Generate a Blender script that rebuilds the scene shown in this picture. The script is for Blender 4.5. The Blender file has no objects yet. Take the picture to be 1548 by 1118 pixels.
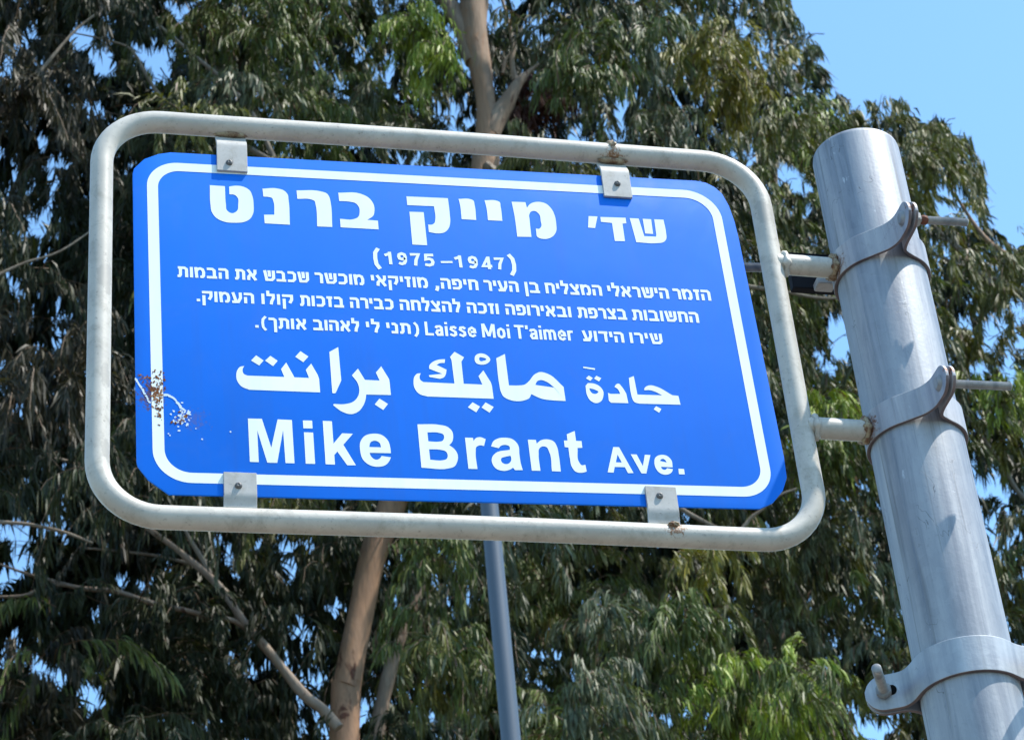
import bpy, bmesh, math, random
import numpy as np
from mathutils import Vector, Matrix

random.seed(7)
rng = np.random.default_rng(11)
R = math.radians
scene = bpy.context.scene
col = scene.collection
PI = math.pi

# ------------------------------------------------------------------ camera
SIGN_Z = 2.98143                       # height of the sign's centre above the ground
CAM = Vector((-0.43814, -1.83431, 1.55))
YAW, PITCH, ROLL, FPX = -0.26161, 0.61326, 0.10206, 3741.0
camR = Matrix.Rotation(YAW, 3, 'Z') @ Matrix.Rotation(PITCH, 3, 'X') @ Matrix.Rotation(ROLL, 3, 'Y')
c_right, c_fwd, c_up = camR.col[0].copy(), camR.col[1].copy(), camR.col[2].copy()
cam = bpy.data.cameras.new('camera')
cam.sensor_width = 36.0
cam.lens = 36.0 * FPX / 1548.0
cam.clip_start = 0.05
cam.clip_end = 3000
cam.dof.use_dof = True
cam.dof.focus_distance = 2.42
cam.dof.aperture_fstop = 36
cam_o = bpy.data.objects.new('camera', cam)
cam_o.matrix_world = Matrix.Translation(CAM) @ Matrix((c_right, c_up, -c_fwd)).transposed().to_4x4()
col.objects.link(cam_o)
scene.camera = cam_o

# ------------------------------------------------------------------ sky, sun, exposure
SUN_EL, SUN_AZ = R(59), R(118)         # azimuth from +Y towards +X
world = bpy.data.worlds.new('World')
scene.world = world
world.use_nodes = True
wn = world.node_tree
bg = wn.nodes['Background']
sky = wn.nodes.new('ShaderNodeTexSky')
sky.sky_type = 'NISHITA'
sky.sun_disc = False
sky.sun_elevation = SUN_EL
sky.sun_rotation = SUN_AZ
sky.altitude = 30
sky.air_density = 1.2
sky.dust_density = 0.5
sky.ozone_density = 0.6
tint = wn.nodes.new('ShaderNodeMix'); tint.data_type = 'RGBA'; tint.blend_type = 'MULTIPLY'   # the photograph's cool white balance
tint.inputs[0].default_value = 1.0; tint.inputs[7].default_value = (0.74, 0.99, 1.10, 1)
wn.links.new(sky.outputs[0], tint.inputs[6]); wn.links.new(tint.outputs[2], bg.inputs[0])
bg.inputs[1].default_value = 0.15
sun = bpy.data.lights.new('sun', 'SUN')
sun.energy = 3.5
sun.angle = R(0.53)
sun.color = (1.0, 0.95, 0.87)
sun_o = bpy.data.objects.new('sun', sun)
sd = Vector((math.sin(SUN_AZ) * math.cos(SUN_EL), math.cos(SUN_AZ) * math.cos(SUN_EL), math.sin(SUN_EL)))
sun_o.rotation_euler = sd.to_track_quat('Z', 'Y').to_euler()
sun_o.location = (4, -6, 12)
col.objects.link(sun_o)
scene.view_settings.view_transform = 'Standard'
scene.view_settings.look = 'None'
scene.view_settings.exposure = 1.0
scene.view_settings.gamma = 1.0
scene.view_settings.use_curve_mapping = False

# ------------------------------------------------------------------ helpers
def ray(px, py):
    return (c_right * ((px - 774) / FPX) + c_fwd - c_up * ((py - 559) / FPX))
def at(px, py, d):                     # point at slant depth d metres in front of the camera
    return CAM + ray(px, py) * d
def at_z(px, py, z):
    r = ray(px, py)
    return CAM + r * ((z - CAM.z) / r.z)

def tag(o, label=None, cat=None, group=None, kind=None):
    if label: o['label'] = label
    if cat: o['category'] = cat
    if group: o['group'] = group
    if kind: o['kind'] = kind
    return o
def empty(name, loc=(0, 0, 0)):
    o = bpy.data.objects.new(name, None)
    o.empty_display_size = 0.1
    o.location = loc
    col.objects.link(o)
    return o
def link_mesh(name, me, parent=None, mats=()):
    o = bpy.data.objects.new(name, me)
    for m in mats: me.materials.append(m)
    o.parent = parent
    col.objects.link(o)
    return o
def pydata(name, v, f, mats, parent=None, smooth=True, angle=40):
    me = bpy.data.meshes.new(name)
    me.from_pydata([tuple(p) for p in v], [], [tuple(q) for q in f])
    me.update()
    if smooth:
        me.polygons.foreach_set('use_smooth', [True] * len(me.polygons))
        me.set_sharp_from_angle(angle=R(angle))
    return link_mesh(name, me, parent, mats)
def bm_obj(name, bm, mats, parent=None, smooth=True, angle=40):
    me = bpy.data.meshes.new(name)
    bmesh.ops.recalc_face_normals(bm, faces=bm.faces)
    bm.to_mesh(me); bm.free()
    if smooth:
        me.polygons.foreach_set('use_smooth', [True] * len(me.polygons))
        me.set_sharp_from_angle(angle=R(angle))
    return link_mesh(name, me, parent, mats)

def spline(pts, n):
    """Catmull-Rom through pts (lists of any dimension), n steps per span"""
    P = [np.array(p, float) for p in pts]
    P = [2 * P[0] - P[1]] + P + [2 * P[-1] - P[-2]]
    out = []
    for i in range(1, len(P) - 2):
        for k in range(n):
            t = k / n
            a, b, c, d = P[i - 1], P[i], P[i + 1], P[i + 2]
            out.append(0.5 * ((2 * b) + (-a + c) * t + (2 * a - 5 * b + 4 * c - d) * t * t + (-a + 3 * b - 3 * c + d) * t ** 3))
    out.append(P[-2])
    return out
def tube_data(path, radii, sides=16, closed=False, cap=True, lump=None):
    path = [Vector(p[:3]) for p in path]
    n = len(path)
    v, f = [], []
    prev = None
    for i, p in enumerate(path):
        a = path[(i - 1) % n] if (closed or i > 0) else p
        b = path[(i + 1) % n] if (closed or i < n - 1) else p
        t = (b - a).normalized()
        if prev is None:
            ref = Vector((0, 0, 1)) if abs(t.z) < 0.9 else Vector((0, 1, 0))
            u = t.cross(ref).normalized()
        else:
            u = (prev - t * prev.dot(t)).normalized()
        prev = u
        w = t.cross(u)
        for k in range(sides):
            a_ = 2 * PI * k / sides
            r = radii[i] * (1 + (lump(i, k) if lump else 0))
            v.append(p + (u * math.cos(a_) + w * math.sin(a_)) * r)
    m = n if closed else n - 1
    for i in range(m):
        j = (i + 1) % n
        for k in range(sides):
            l = (k + 1) % sides
            f.append((i * sides + k, i * sides + l, j * sides + l, j * sides + k))
    if cap and not closed:
        f.append(tuple(range(sides - 1, -1, -1)))
        f.append(tuple((n - 1) * sides + k for k in range(sides)))
    return v, f
def tube(name, path, radii, mat, parent=None, sides=16, closed=False, lump=None):
    if not hasattr(radii, '__len__'): radii = [radii] * len(path)
    v, f = tube_data(path, radii, sides, closed, True, lump)
    return pydata(name, v, f, [mat], parent)

# ------------------------------------------------------------------ materials
class NT:
    def __init__(s, name):
        s.m = bpy.data.materials.new(name); s.m.use_nodes = True
        s.t = s.m.node_tree; s.n = s.t.nodes; s.l = s.t.links
        s.b = s.n['Principled BSDF']
        s.tc = s.n.new('ShaderNodeTexCoord')
    def node(s, t, **kw):
        n = s.n.new(t)
        for k, v in kw.items(): setattr(n, k, v)
        return n
    def put(s, sock, v):
        if isinstance(v, bpy.types.NodeSocket): s.l.new(v, sock)
        else: sock.default_value = v
    def coord(s, scale=(1, 1, 1), loc=(0, 0, 0)):
        mp = s.node('ShaderNodeMapping')
        s.l.new(s.tc.outputs['Object'], mp.inputs[0])
        mp.inputs['Scale'].default_value = scale; mp.inputs['Location'].default_value = loc
        return mp.outputs[0]
    def noise(s, vec, scale, detail=4, rough=0.55, dist=0.0):
        n = s.node('ShaderNodeTexNoise')
        s.l.new(vec, n.inputs['Vector'])
        n.inputs['Scale'].default_value = scale; n.inputs['Detail'].default_value = detail
        n.inputs['Roughness'].default_value = rough; n.inputs['Distortion'].default_value = dist
        return n.outputs['Fac']
    def ramp(s, fac, stops):
        r = s.node('ShaderNodeValToRGB')
        s.put(r.inputs[0], fac)
        el = r.color_ramp.elements
        while len(el) < len(stops): el.new(0.5)
        for e, (p, c) in zip(el, stops):
            e.position = p
            e.color = (c, c, c, 1) if not hasattr(c, '__len__') else (*c, 1)
        return r.outputs[0]
    def mix(s, fac, a, b, mode='MIX'):
        m = s.node('ShaderNodeMix', data_type='RGBA', blend_type=mode)
        s.put(m.inputs[0], fac)
        s.put(m.inputs[6], a if not isinstance(a, tuple) else (*a, 1) if len(a) == 3 else a)
        s.put(m.inputs[7], b if not isinstance(b, tuple) else (*b, 1) if len(b) == 3 else b)
        return m.outputs[2]
    def math(s, op, a, b=0.0, c=None, clamp=False):
        m = s.node('ShaderNodeMath', operation=op, use_clamp=clamp)
        s.put(m.inputs[0], a); s.put(m.inputs[1], b)
        if c is not None: s.put(m.inputs[2], c)
        return m.outputs[0]
    def spot(s, p, r, axes=(1, 1, 1), amp=0.5, scale=160, soft=0.25):
        """0..1 blotch with a ragged edge round point p (object space), radius r"""
        sub = s.node('ShaderNodeVectorMath', operation='SUBTRACT')
        s.l.new(s.tc.outputs['Object'], sub.inputs[0]); sub.inputs[1].default_value = p
        mul = s.node('ShaderNodeVectorMath', operation='MULTIPLY')
        s.l.new(sub.outputs[0], mul.inputs[0]); mul.inputs[1].default_value = axes
        ln = s.node('ShaderNodeVectorMath', operation='LENGTH')
        s.l.new(mul.outputs[0], ln.inputs[0])
        d = s.math('DIVIDE', ln.outputs['Value'], r)
        nz = s.noise(s.tc.outputs['Object'], scale, 5, 0.65)
        d = s.math('ADD', d, s.math('MULTIPLY', s.math('SUBTRACT', nz, 0.5), amp * 4))
        return s.math('DIVIDE', s.math('SUBTRACT', 1.0, d), soft, clamp=True)
    def bump(s, h, strength, dist=0.001):
        b = s.node('ShaderNodeBump')
        b.inputs['Strength'].default_value = strength; b.inputs['Distance'].default_value = dist
        s.l.new(h, b.inputs['Height']); s.l.new(b.outputs[0], s.b.inputs['Normal'])
    def done(s, base, rough=0.5, metal=0.0, spec=0.5):
        s.put(s.b.inputs['Base Color'], base if not isinstance(base, tuple) else (*base, 1) if len(base) == 3 else base)
        s.put(s.b.inputs['Roughness'], rough); s.put(s.b.inputs['Metallic'], metal)
        s.put(s.b.inputs['Specular IOR Level'], spec)
        return s.m

RUST = (0.16, 0.055, 0.018)
def m_zinc(name, base=(0.40, 0.43, 0.46), stains=(), streak=1.0):
    t = NT(name)
    v = t.coord((1, 1, 0.07))
    n1 = t.noise(v, 55, 5, 0.6, 0.3)
    n2 = t.noise(t.coord((1, 1, 0.12)), 20, 4, 0.6, 0.5)
    n3 = t.noise(t.coord(), 260, 3, 0.6)
    dark = (base[0] * 0.50, base[1] * 0.54, base[2] * 0.62); light = tuple(min(1, c * 1.32) for c in base)
    c = t.mix(t.ramp(n1, [(0.3, 0), (0.72, 1)]), dark, light)
    c = t.mix(t.ramp(n2, [(0.4, 0.0), (0.75, 0.6)]), c, tuple(x * 1.05 for x in base))
    c = t.mix(t.math('MULTIPLY', t.ramp(n3, [(0.62, 0), (0.75, 1)]), 0.35), c, tuple(x * 0.55 for x in base))
    vo = t.node('ShaderNodeTexVoronoi'); t.l.new(t.coord((1, 1, 0.75)), vo.inputs['Vector']); vo.inputs['Scale'].default_value = 130
    sp = t.node('ShaderNodeSeparateColor'); t.l.new(vo.outputs['Color'], sp.inputs[0])
    c = t.mix(t.math('MULTIPLY', sp.outputs[0], 0.14), c, tuple(x * 1.5 for x in base))
    c = t.mix(t.math('MULTIPLY', t.ramp(t.noise(t.coord((1, 1, 0.06), (3, 3, 3)), 75, 5, 0.65, 0.5), [(0.50, 0), (0.66, 1)]), 0.62 * streak), c, (base[0] * 0.52, base[1] * 0.57, base[2] * 0.66))
    fine = t.ramp(t.noise(t.coord((1, 1, 0.02)), 120, 3, 0.5, 0.2), [(0.62, 0), (0.70, 1)])
    c = t.mix(t.math('MULTIPLY', fine, 0.65 * streak), c, tuple(x * 0.5 for x in base))
    wig = t.noise(t.coord((1, 1, 0.6), (5, 2, 1)), 38, 3, 0.5, 1.2)
    line = t.math('LESS_THAN', t.math('ABSOLUTE', t.math('SUBTRACT', wig, 0.56)), 0.006)
    line = t.math('MULTIPLY', line, t.ramp(t.noise(t.coord((1, 1, 1), (9, 4, 7)), 26, 2), [(0.56, 0), (0.62, 1)]))
    c = t.mix(t.math('MULTIPLY', line, 0.7 * streak), c, tuple(x * 0.35 for x in base))
    pale = t.ramp(t.noise(t.coord((1, 1, .5), (2, 8, 3)), 75, 4, 0.6, 0.5), [(0.70, 0), (0.73, 1)])
    c = t.mix(t.math('MULTIPLY', pale, 0.7 * streak), c, tuple(min(1, x * 1.8) for x in base))
    for (p, r, a) in stains:
        c = t.mix(t.spot(p, r, amp=a * 1.2, scale=260, soft=0.6), c, RUST)
    rough = t.math('MULTIPLY_ADD', n1, 0.2, 0.45)
    t.bump(t.math('ADD', t.math('ADD', n1, n3), t.math('MULTIPLY', line, -1.5)), 0.3, 0.0006)
    return t.done(c, rough, 0.3)

def m_paint(name, stains=(), chips=(), base=(0.51, 0.47, 0.405)):
    t = NT(name)
    o = t.tc.outputs['Object']
    n1 = t.noise(o, 24, 5, 0.6); n2 = t.noise(o, 230, 4, 0.7); n3 = t.noise(t.coord((1, 1, 1), (3, 1, 2)), 60, 6, 0.7, 0.4)
    c = t.mix(t.ramp(n1, [(0.35, 0), (0.7, 1)]), tuple(x * 0.86 for x in base), tuple(x * 1.08 for x in base))
    c = t.mix(t.math('MULTIPLY', t.ramp(n3, [(0.50, 0), (0.68, 1)]), 0.6), c, (0.30, 0.27, 0.215))
    c = t.mix(t.math('MULTIPLY', t.ramp(n2, [(0.60, 0), (0.70, 1)]), 0.6), c, (0.17, 0.15, 0.13))
    for (p, r, a) in stains:
        c = t.mix(t.spot(p, r, amp=a * 1.3, scale=330, soft=0.5), c, t.mix(t.noise(o, 420, 3), (0.09, 0.03, 0.012), (0.34, 0.18, 0.08)))
    for (p, r, a) in chips:
        c = t.mix(t.spot(p, r, (1, 1, 0.5), amp=a, scale=120), c, tuple(x*0.72 for x in base))
    t.bump(t.math('ADD', n3, t.math('MULTIPLY', n2, 0.5)), 0.35, 0.0007)
    return t.done(c, t.math('MULTIPLY_ADD', n1, 0.25, 0.33), 0.0, 0.45)

def m_enamel(name, base, print_=False):
    t = NT(name)
    o = t.tc.outputs['Object']
    n1 = t.noise(o, 6, 4, 0.6); n2 = t.noise(o, 420, 3, 0.7)
    c = t.mix(t.ramp(n1, [(0.3, 0), (0.75, 1)]), tuple(x * 0.93 for x in base), tuple(min(1, x * 1.05) for x in base))
    # knock at the left edge: bare white primer splinters and specks of rust
    if not print_:
        c = t.mix(t.math('MULTIPLY', t.spot((-0.287, 0, -0.143), 0.013, (1, 1, 0.8), amp=0.8, scale=420, soft=0.3), 0.85), c, (0.12, 0.07, 0.08))
        c = t.mix(t.math('MULTIPLY', t.spot((-0.248, 0, -0.168), 0.012, (1, 1, 1), amp=1.2, scale=420, soft=0.6), 0.35), c, (0.16, 0.12, 0.17))
    for p, r, a, sc in (((0.2745, 0, 0.1145), 0.0050, 0.9, 300), ((0.281, 0, 0.1085), 0.0035, 0.9, 400), ((0.262, 0, 0.1135), 0.0030, 1.0, 500)):
        rc = t.mix(t.noise(o, 500, 3), (0.10, 0.032, 0.014), (0.33, 0.15, 0.06))
        c = t.mix(t.spot(p, r, (1, 1, 0.75), amp=a, scale=sc, soft=0.5), c, rc)
    c = t.mix(t.math('MULTIPLY', t.ramp(n2, [(0.70, 0), (0.78, 1)]), 0.18), c, (0.05, 0.07, 0.12))
    st = t.noise(t.coord((1, 1, 0.05), (4, 0, 1)), 70, 4, 0.6, 0.3)
    c = t.mix(t.math('MULTIPLY', t.ramp(st, [(0.45, 0), (0.75, 1)]), 0.22), c, tuple(x * 0.6 + 0.03 for x in base))
    blot = t.noise(t.coord((1, 1, 1), (7, 0, 2)), 18, 5, 0.65, 0.6)
    c = t.mix(t.math('MULTIPLY', t.ramp(blot, [(0.55, 0), (0.72, 1)]), 0.16), c, tuple(x * 0.7 + 0.06 for x in base))
    t.bump(t.noise(o, 5, 2), 0.25, 0.004)
    return t.done(c, t.math('MULTIPLY_ADD', blot, 0.3, 0.42), 0.0, 0.12)

# ------------------------------------------------------------------ ground (below the frame; bounces light up)
def sheet(name, x0, x1, y0, y1, z, mat, thick=0.0):
    if thick:
        v = [(x, y, zz) for zz in (z - thick, z) for x, y in ((x0, y0), (x1, y0), (x1, y1), (x0, y1))]
        f = [(0, 3, 2, 1), (4, 5, 6, 7), (0, 1, 5, 4), (1, 2, 6, 5), (2, 3, 7, 6), (3, 0, 4, 7)]
    else:
        v = [(x0, y0, z), (x1, y0, z), (x1, y1, z), (x0, y1, z)]; f = [(0, 1, 2, 3)]
    return tag(pydata(name, v, f, [mat], smooth=False), kind='structure')
def m_ground(name, a, b, sc):
    t = NT(name); n = t.noise(t.coord(), sc, 6, 0.65)
    t.bump(n, 0.4, 0.02)
    return t.done(t.mix(t.ramp(n, [(0.3, 0), (0.7, 1)]), a, b), 0.9, 0, 0.2)
M_EARTH = m_ground('dry_earth', (0.05, 0.042, 0.03), (0.09, 0.075, 0.05), 0.8)
M_ROAD = m_ground('asphalt', (0.045, 0.045, 0.047), (0.07, 0.07, 0.07), 3)
M_PAVE = m_ground('paving', (0.16, 0.14, 0.12), (0.22, 0.20, 0.17), 5)
sheet('ground', -600, 600, -600, 600, 0.0, M_EARTH)
sheet('road', -200, 200, -12, -3.2, 0.004, M_ROAD)
sheet('pavement', -200, 200, -3.2, 2.6, 0.12, M_PAVE, 0.118)

# ------------------------------------------------------------------ street name sign
sign = empty('street_name_sign', (0, 0, SIGN_Z))
tag(sign, 'blue street name sign with white Hebrew, Arabic and Latin lettering in a white tube frame', 'street sign')

M_FRAME = m_paint('frame_paint',
    stains=(((0.178, -0.008, 0.170), 0.011, 0.55), ((0.180, -0.004, 0.178), 0.008, 0.6), ((0.188, -0.010, -0.268), 0.010, 0.6),),
    chips=(((-0.324, -0.011, -0.02), 0.010, 0.5), ((-0.322, -0.011, -0.13), 0.008, 0.6), ((0.327, -0.01, 0.11), 0.009, 0.5), ((-0.32, -0.01, -0.21), 0.008, 0.6)))
M_TAB = m_paint('tab_paint', base=(0.44, 0.42, 0.39), stains=(((0.190, -0.012, -0.262), 0.005, 0.6),))
M_BOLT = m_zinc('bolt_steel', (0.30, 0.29, 0.27))
M_SCREW = m_zinc('screw_steel', (0.13, 0.125, 0.12))
M_RUST = NT('weld_rust')
M_RUST = M_RUST.done(M_RUST.mix(M_RUST.ramp(M_RUST.noise(M_RUST.tc.outputs['Object'], 160, 5, 0.7), [(0.42, 0), (0.6, 1)]), (0.34, 0.27, 0.17), (0.13, 0.055, 0.025)), 0.75)

XL, XR, ZT, ZB, RC, RT = -0.3303, 0.3305, 0.1817, -0.2718, 0.056, 0.0109
def round_rect(x0, x1, z0, z1, r, n=12, straight=14):
    out = []
    for cx_, cz_, a0 in ((x1 - r, z1 - r, 0), (x0 + r, z1 - r, 90), (x0 + r, z0 + r, 180), (x1 - r, z0 + r, 270)):
        for k in range(n + 1):
            a = R(a0 + 90 * k / n)
            out.append((cx_ + r * math.cos(a), cz_ + r * math.sin(a)))
    # subdivide straights
    res = []
    for i, p in enumerate(out):
        q = out[(i + 1) % len(out)]
        res.append(p)
        L = math.hypot(q[0] - p[0], q[1] - p[1])
        if L > 0.05:
            for k in range(1, straight): res.append((p[0] + (q[0] - p[0]) * k / straight, p[1] + (q[1] - p[1]) * k / straight))
    return res
fp = round_rect(XL, XR, ZB, ZT, RC)
tube('frame', [(x, 0.0006 * math.sin(x * 9), z + 0.0008 * math.sin(x * 11 + 1)) for x, z in fp], RT, M_FRAME, sign, 28, closed=True)

TH = 0.01812
PLY = -0.0060
plate = None
def extrude_outline(name, pts, y_front, y_back, mat, parent, bev=0.0, angle=30):
    bm = bmesh.new()
    vs = [bm.verts.new((x, y_front, z)) for x, z in pts]
    f = bm.faces.new(vs)
    r = bmesh.ops.extrude_face_region(bm, geom=[f])
    for e in r['geom']:
        if isinstance(e, bmesh.types.BMVert): e.co.y = y_back
    if bev:
        ed = [e for e in bm.edges if all(abs(v.co.y - y_front) < 1e-7 for v in e.verts)]
        bmesh.ops.bevel(bm, geom=ed, offset=bev, segments=2, affect='EDGES', profile=0.6)
    return bm_obj(name, bm, [mat], parent, angle=angle)

M_BLUE = m_enamel('blue_enamel', (0.004, 0.158, 0.71))
M_WHITE = m_enamel('white_print', (0.80, 0.86, 0.86), True)
mm = lambda L: [(a / 1000, b / 1000) for a, b in L]
outline = mm([(-299.4, 114.8), (-298.0, 121.0), (-288.2, 133.4), (-274.6, 140.6), (-263.0, 143.6)]
             + [(265.5, 143.7), (276, 141.8), (284.5, 136.5), (291.0, 128.3), (295.7, 113.5), (298.6, 92.7), (299.4, 71.6)]
             + [(302.0, -190.7), (300.8, -212.5), (294.6, -226.8), (282.5, -240.6), (268.7, -247.6)]
             + [(-272.7, -247.2), (-290.6, -232.2), (-299.5, -218.5), (-300.4, -213.5)])
outline.reverse()
plate = extrude_outline('sign_plate', outline, PLY, PLY + 0.0018, M_BLUE, sign, 0.0004)
plate.rotation_euler = (0, -TH, 0)

PRINT_Y = PLY - 0.00025
def flat(name, contours_list, mat, parent, y=PRINT_Y):
    """each entry: list of contours (first outer, rest holes) -> flat filled print"""
    cu = bpy.data.curves.new('outline_tmp', 'CURVE'); cu.dimensions = '2D'; cu.fill_mode = 'FRONT'
    for shape in contours_list:
        for c in shape:
            sp = cu.splines.new('POLY'); sp.points.add(len(c) - 1)
            for i, (x, z) in enumerate(c): sp.points[i].co = (x, z, 0, 1)
            sp.use_cyclic_u = True
    o = bpy.data.objects.new('outline_tmp', cu); col.objects.link(o)
    bpy.context.view_layer.update()
    me0 = bpy.data.meshes.new_from_object(o.evaluated_get(bpy.context.evaluated_depsgraph_get()))
    vs = [(v.co.x, y, v.co.y) for v in me0.vertices]
    fs = [tuple(p.vertices) for p in me0.polygons]
    bpy.data.objects.remove(o); bpy.data.curves.remove(cu); bpy.data.meshes.remove(me0)
    return pydata(name, vs, fs, [mat], parent, smooth=False)

# the white border line: two nested rounded outlines, its corner radii as printed
def rr(x0, x1, z0, z1, rad, n=14, skew=0.0):
    out = []
    for cx_, cz_, a0, r in ((x1, z1, 0, rad[0]), (x0, z1, 90, rad[1]), (x0, z0, 180, rad[2]), (x1, z0, 270, rad[3])):
        ox, oz = (cx_ - r if cx_ > 0 else cx_ + r), (cz_ - r if cz_ > 0 else cz_ + r)
        for k in range(n + 1):
            a = R(a0 + 90 * k / n)
            out.append((ox + r * math.cos(a), oz + r * math.sin(a)))
    return out
flat('border_line', [[rr(-0.2861, 0.2858, -0.2349, 0.1305, (0.036, 0.030, 0.034, 0.031)), rr(-0.2757, 0.2762, -0.2243, 0.1203, (0.0265, 0.021, 0.024, 0.022))]], M_WHITE, plate)

def curve_pts(s):
    pts = []
    for t in s.split():
        sm = t.endswith('~'); x, z = t.strip('~').split(',')
        pts.append((float(x) * 1e-4, float(z) * 1e-4, sm))
    n = len(pts); out = []
    for i in range(n):
        a, b = pts[i], pts[(i + 1) % n]
        out.append((a[0], a[1]))
        if not (a[2] or b[2]): continue
        A, B = Vector(a[:2]), Vector(b[:2]); L = (B - A).length
        def tan(j, smooth, other):
            if not smooth: return (B - A)
            p, q, r = (Vector(pts[(j + k) % n][:2]) for k in (-1, 0, 1))
            d1, d2 = (q - p), (r - q)
            t = d1.normalized() / max(d1.length, 1e-6) + d2.normalized() / max(d2.length, 1e-6)
            return t.normalized() * L if t.length > 0 else (B - A)
        ta, tb = tan(i, a[2], B), tan((i + 1) % n, b[2], A)
        for k in range(1, 6):
            t = k / 6
            p = A * (2 * t ** 3 - 3 * t ** 2 + 1) + ta * (t ** 3 - 2 * t ** 2 + t) + B * (-2 * t ** 3 + 3 * t ** 2) + tb * (t ** 3 - t ** 2)
            out.append((p.x, p.y))
    return out
def traced(name, data):
    for ln in data.strip().split('\n'):
        flat(name, [[curve_pts(c) for c in l.split('/')] for l in ln.split('&')], M_WHITE, plate)

TRACE_H = """-2263,1048 -2118,1045 -2116,816~ -2109,749~ -2061,716~ -2014,747~ -1999,824~ -2004,916~ -2030,944~ -2079,947 -2077,1043 -2016,1058~ -1943,1051~ -1885,1013~ -1856,926~ -1851,833~ -1861,723~ -1897,653~ -1960,613~ -2032,602~ -2137,607~ -2213,650~ -2255,723~ -2264,807~
-1757,1039 -1612,1050~ -1553,1031~ -1516,982~ -1511,923~ -1513,610 -1754,612 -1756,717 -1657,723 -1660,896~ -1671,929~ -1697,938~ -1753,941
-1427,1039 -1193,1042~ -1134,1020~ -1109,966~ -1103,915~ -1105,607 -1250,605 -1252,880~ -1259,918~ -1286,933~ -1425,934
-1021,1036 -810,1040~ -732,999~ -686,925~ -679,840~ -697,770~ -758,716 -654,712 -655,605 -1024,608 -1024,712 -892,716~ -846,744~ -827,805~ -831,873~ -862,918~ -904,930~ -1018,933
-350,1034 63,1038 64,838~ 59,735~ 35,657~ -10,607~ -73,591~ -163,602 -162,694 -125,696~ -99,717~ -87,760~ -85,928 -350,925&-335,843 -194,846 -193,438 -338,438
169,1036 288,1040~ 315,1027~ 323,975~ 322,781 177,783 177,966~
430,1036 554,1037~ 578,1025~ 584,969~ 584,786 440,786 440,943~
703,1035 842,1038 850,967 889,1019~ 972,1051~ 1047,1034~ 1096,976~ 1122,890~ 1126,787~ 1112,682~ 1070,620~ 990,585~ 923,601~ 910,617 913,712 942,708~ 967,734~ 972,812~ 963,898~ 925,932~ 889,923~ 864,883~ 861,822~ 856,603 714,597 713,865~
1469,902 1560,902 1517,753 1446,756
1589,898 1848,904 1847,834 1806,827 1803,606 1699,602 1699,829 1587,836
1891,902 1983,902 2010,681 2131,682 2138,704 2143,903 2239,904 2242,736~ 2232,658~ 2198,617~ 2140,602~ 1918,600&2024,902 2111,901 2106,715 2025,716"""
TRACE_R = """-2015,-1069 -2029,-1095~ -2032,-1130~ -2019,-1160~ -1988,-1174 -1653,-1175 -1679,-1088 -1628,-1012 -1561,-1175 -1426,-1177 -1451,-1086 -1398,-1014 -1344,-1139 -1334,-1185 -1333,-1333 -1979,-1330 -2046,-1298~ -2084,-1239~ -2092,-1171~ -2076,-1109~ -2050,-1077~&-1901,-943 -1836,-998 -1878,-1056 -1950,-1003&-1771,-943 -1706,-996 -1751,-1058 -1821,-999&-1490,-878 -1419,-935 -1470,-1001 -1541,-943
-1221,-874 -1135,-815 -1130,-1192 -1191,-1334 -1206,-1339 -1221,-1335
-966,-1052 -909,-1176 -772,-1179 -801,-1089 -746,-1017 -684,-1154 -680,-1188 -679,-1336 -909,-1340 -919,-1398~ -948,-1471~ -997,-1534~ -1062,-1563~ -1136,-1543~ -1220,-1473 -1216,-1457 -1112,-1455~ -1034,-1425~ -985,-1362~ -969,-1293~ -979,-1216~ -1027,-1130&-788,-1381 -714,-1437 -762,-1506 -837,-1447
-380,-1080 -393,-1113~ -389,-1156~ -362,-1179 -70,-1183 -74,-919 -85,-880 -37,-819 48,-878 18,-931 17,-1182 195,-1184 167,-1089 219,-1021 277,-1155 284,-1194 286,-1340 -337,-1339 -409,-1315~ -449,-1255~ -455,-1178~ -441,-1119~ -409,-1084~&-135,-908 -204,-919~ -262,-951~ -292,-992~ -294,-1025 -175,-1077 -304,-1098 -302,-1117 -203,-1135 -163,-1115~ -143,-1079~ -132,-1028 -222,-977 -188,-956~ -143,-951&203,-828~ 261,-839~ 297,-895~ 269,-936~ 211,-956~ 160,-940~ 148,-894~ 169,-845~/199,-872~ 225,-873~ 260,-893~ 235,-910~ 198,-914~ 191,-892~&82,-1388 147,-1433 106,-1499 33,-1445&205,-1385 277,-1433 231,-1498 162,-1443
357,-876 445,-823 447,-1183 543,-1179~ 596,-1169~ 647,-1124~ 708,-1047~ 765,-1017~ 836,-1034~ 972,-1178 973,-1338 841,-1335~ 751,-1323~ 651,-1273 626,-1320~ 584,-1344~ 434,-1345~ 385,-1314~ 362,-1253~ 356,-1175~/701,-1167 727,-1122~ 761,-1108~ 812,-1125~ 884,-1191
1192,-936 1304,-951 1302,-969 1190,-952&1233,-1038 1269,-1064 1241,-1098 1201,-1071&1307,-1037 1351,-1062 1324,-1101 1281,-1070&1213,-1125 1266,-1127~ 1322,-1156~ 1351,-1210~ 1344,-1273~ 1314,-1329~ 1265,-1351~ 1215,-1325~ 1189,-1264~ 1187,-1158/1220,-1182 1264,-1194~ 1308,-1218 1278,-1246~ 1245,-1242~ 1225,-1215~
1469,-1158 1492,-1126~ 1514,-1119~ 1537,-1148~ 1573,-1229 1579,-1339 1412,-1341 1393,-1318 1396,-1228 1418,-1241 1515,-1237 1496,-1181~
1623,-1049 1674,-1025 1681,-1238 1925,-1237 1853,-1194~ 1801,-1180~ 1757,-1186 1759,-1166~ 1787,-1137~ 1829,-1125~ 1881,-1138~ 2023,-1231 2083,-1236 2089,-1337 1685,-1340 1641,-1324~ 1624,-1278~ 1619,-1215~&1846,-1364 1894,-1393 1865,-1437 1818,-1400"""
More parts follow.
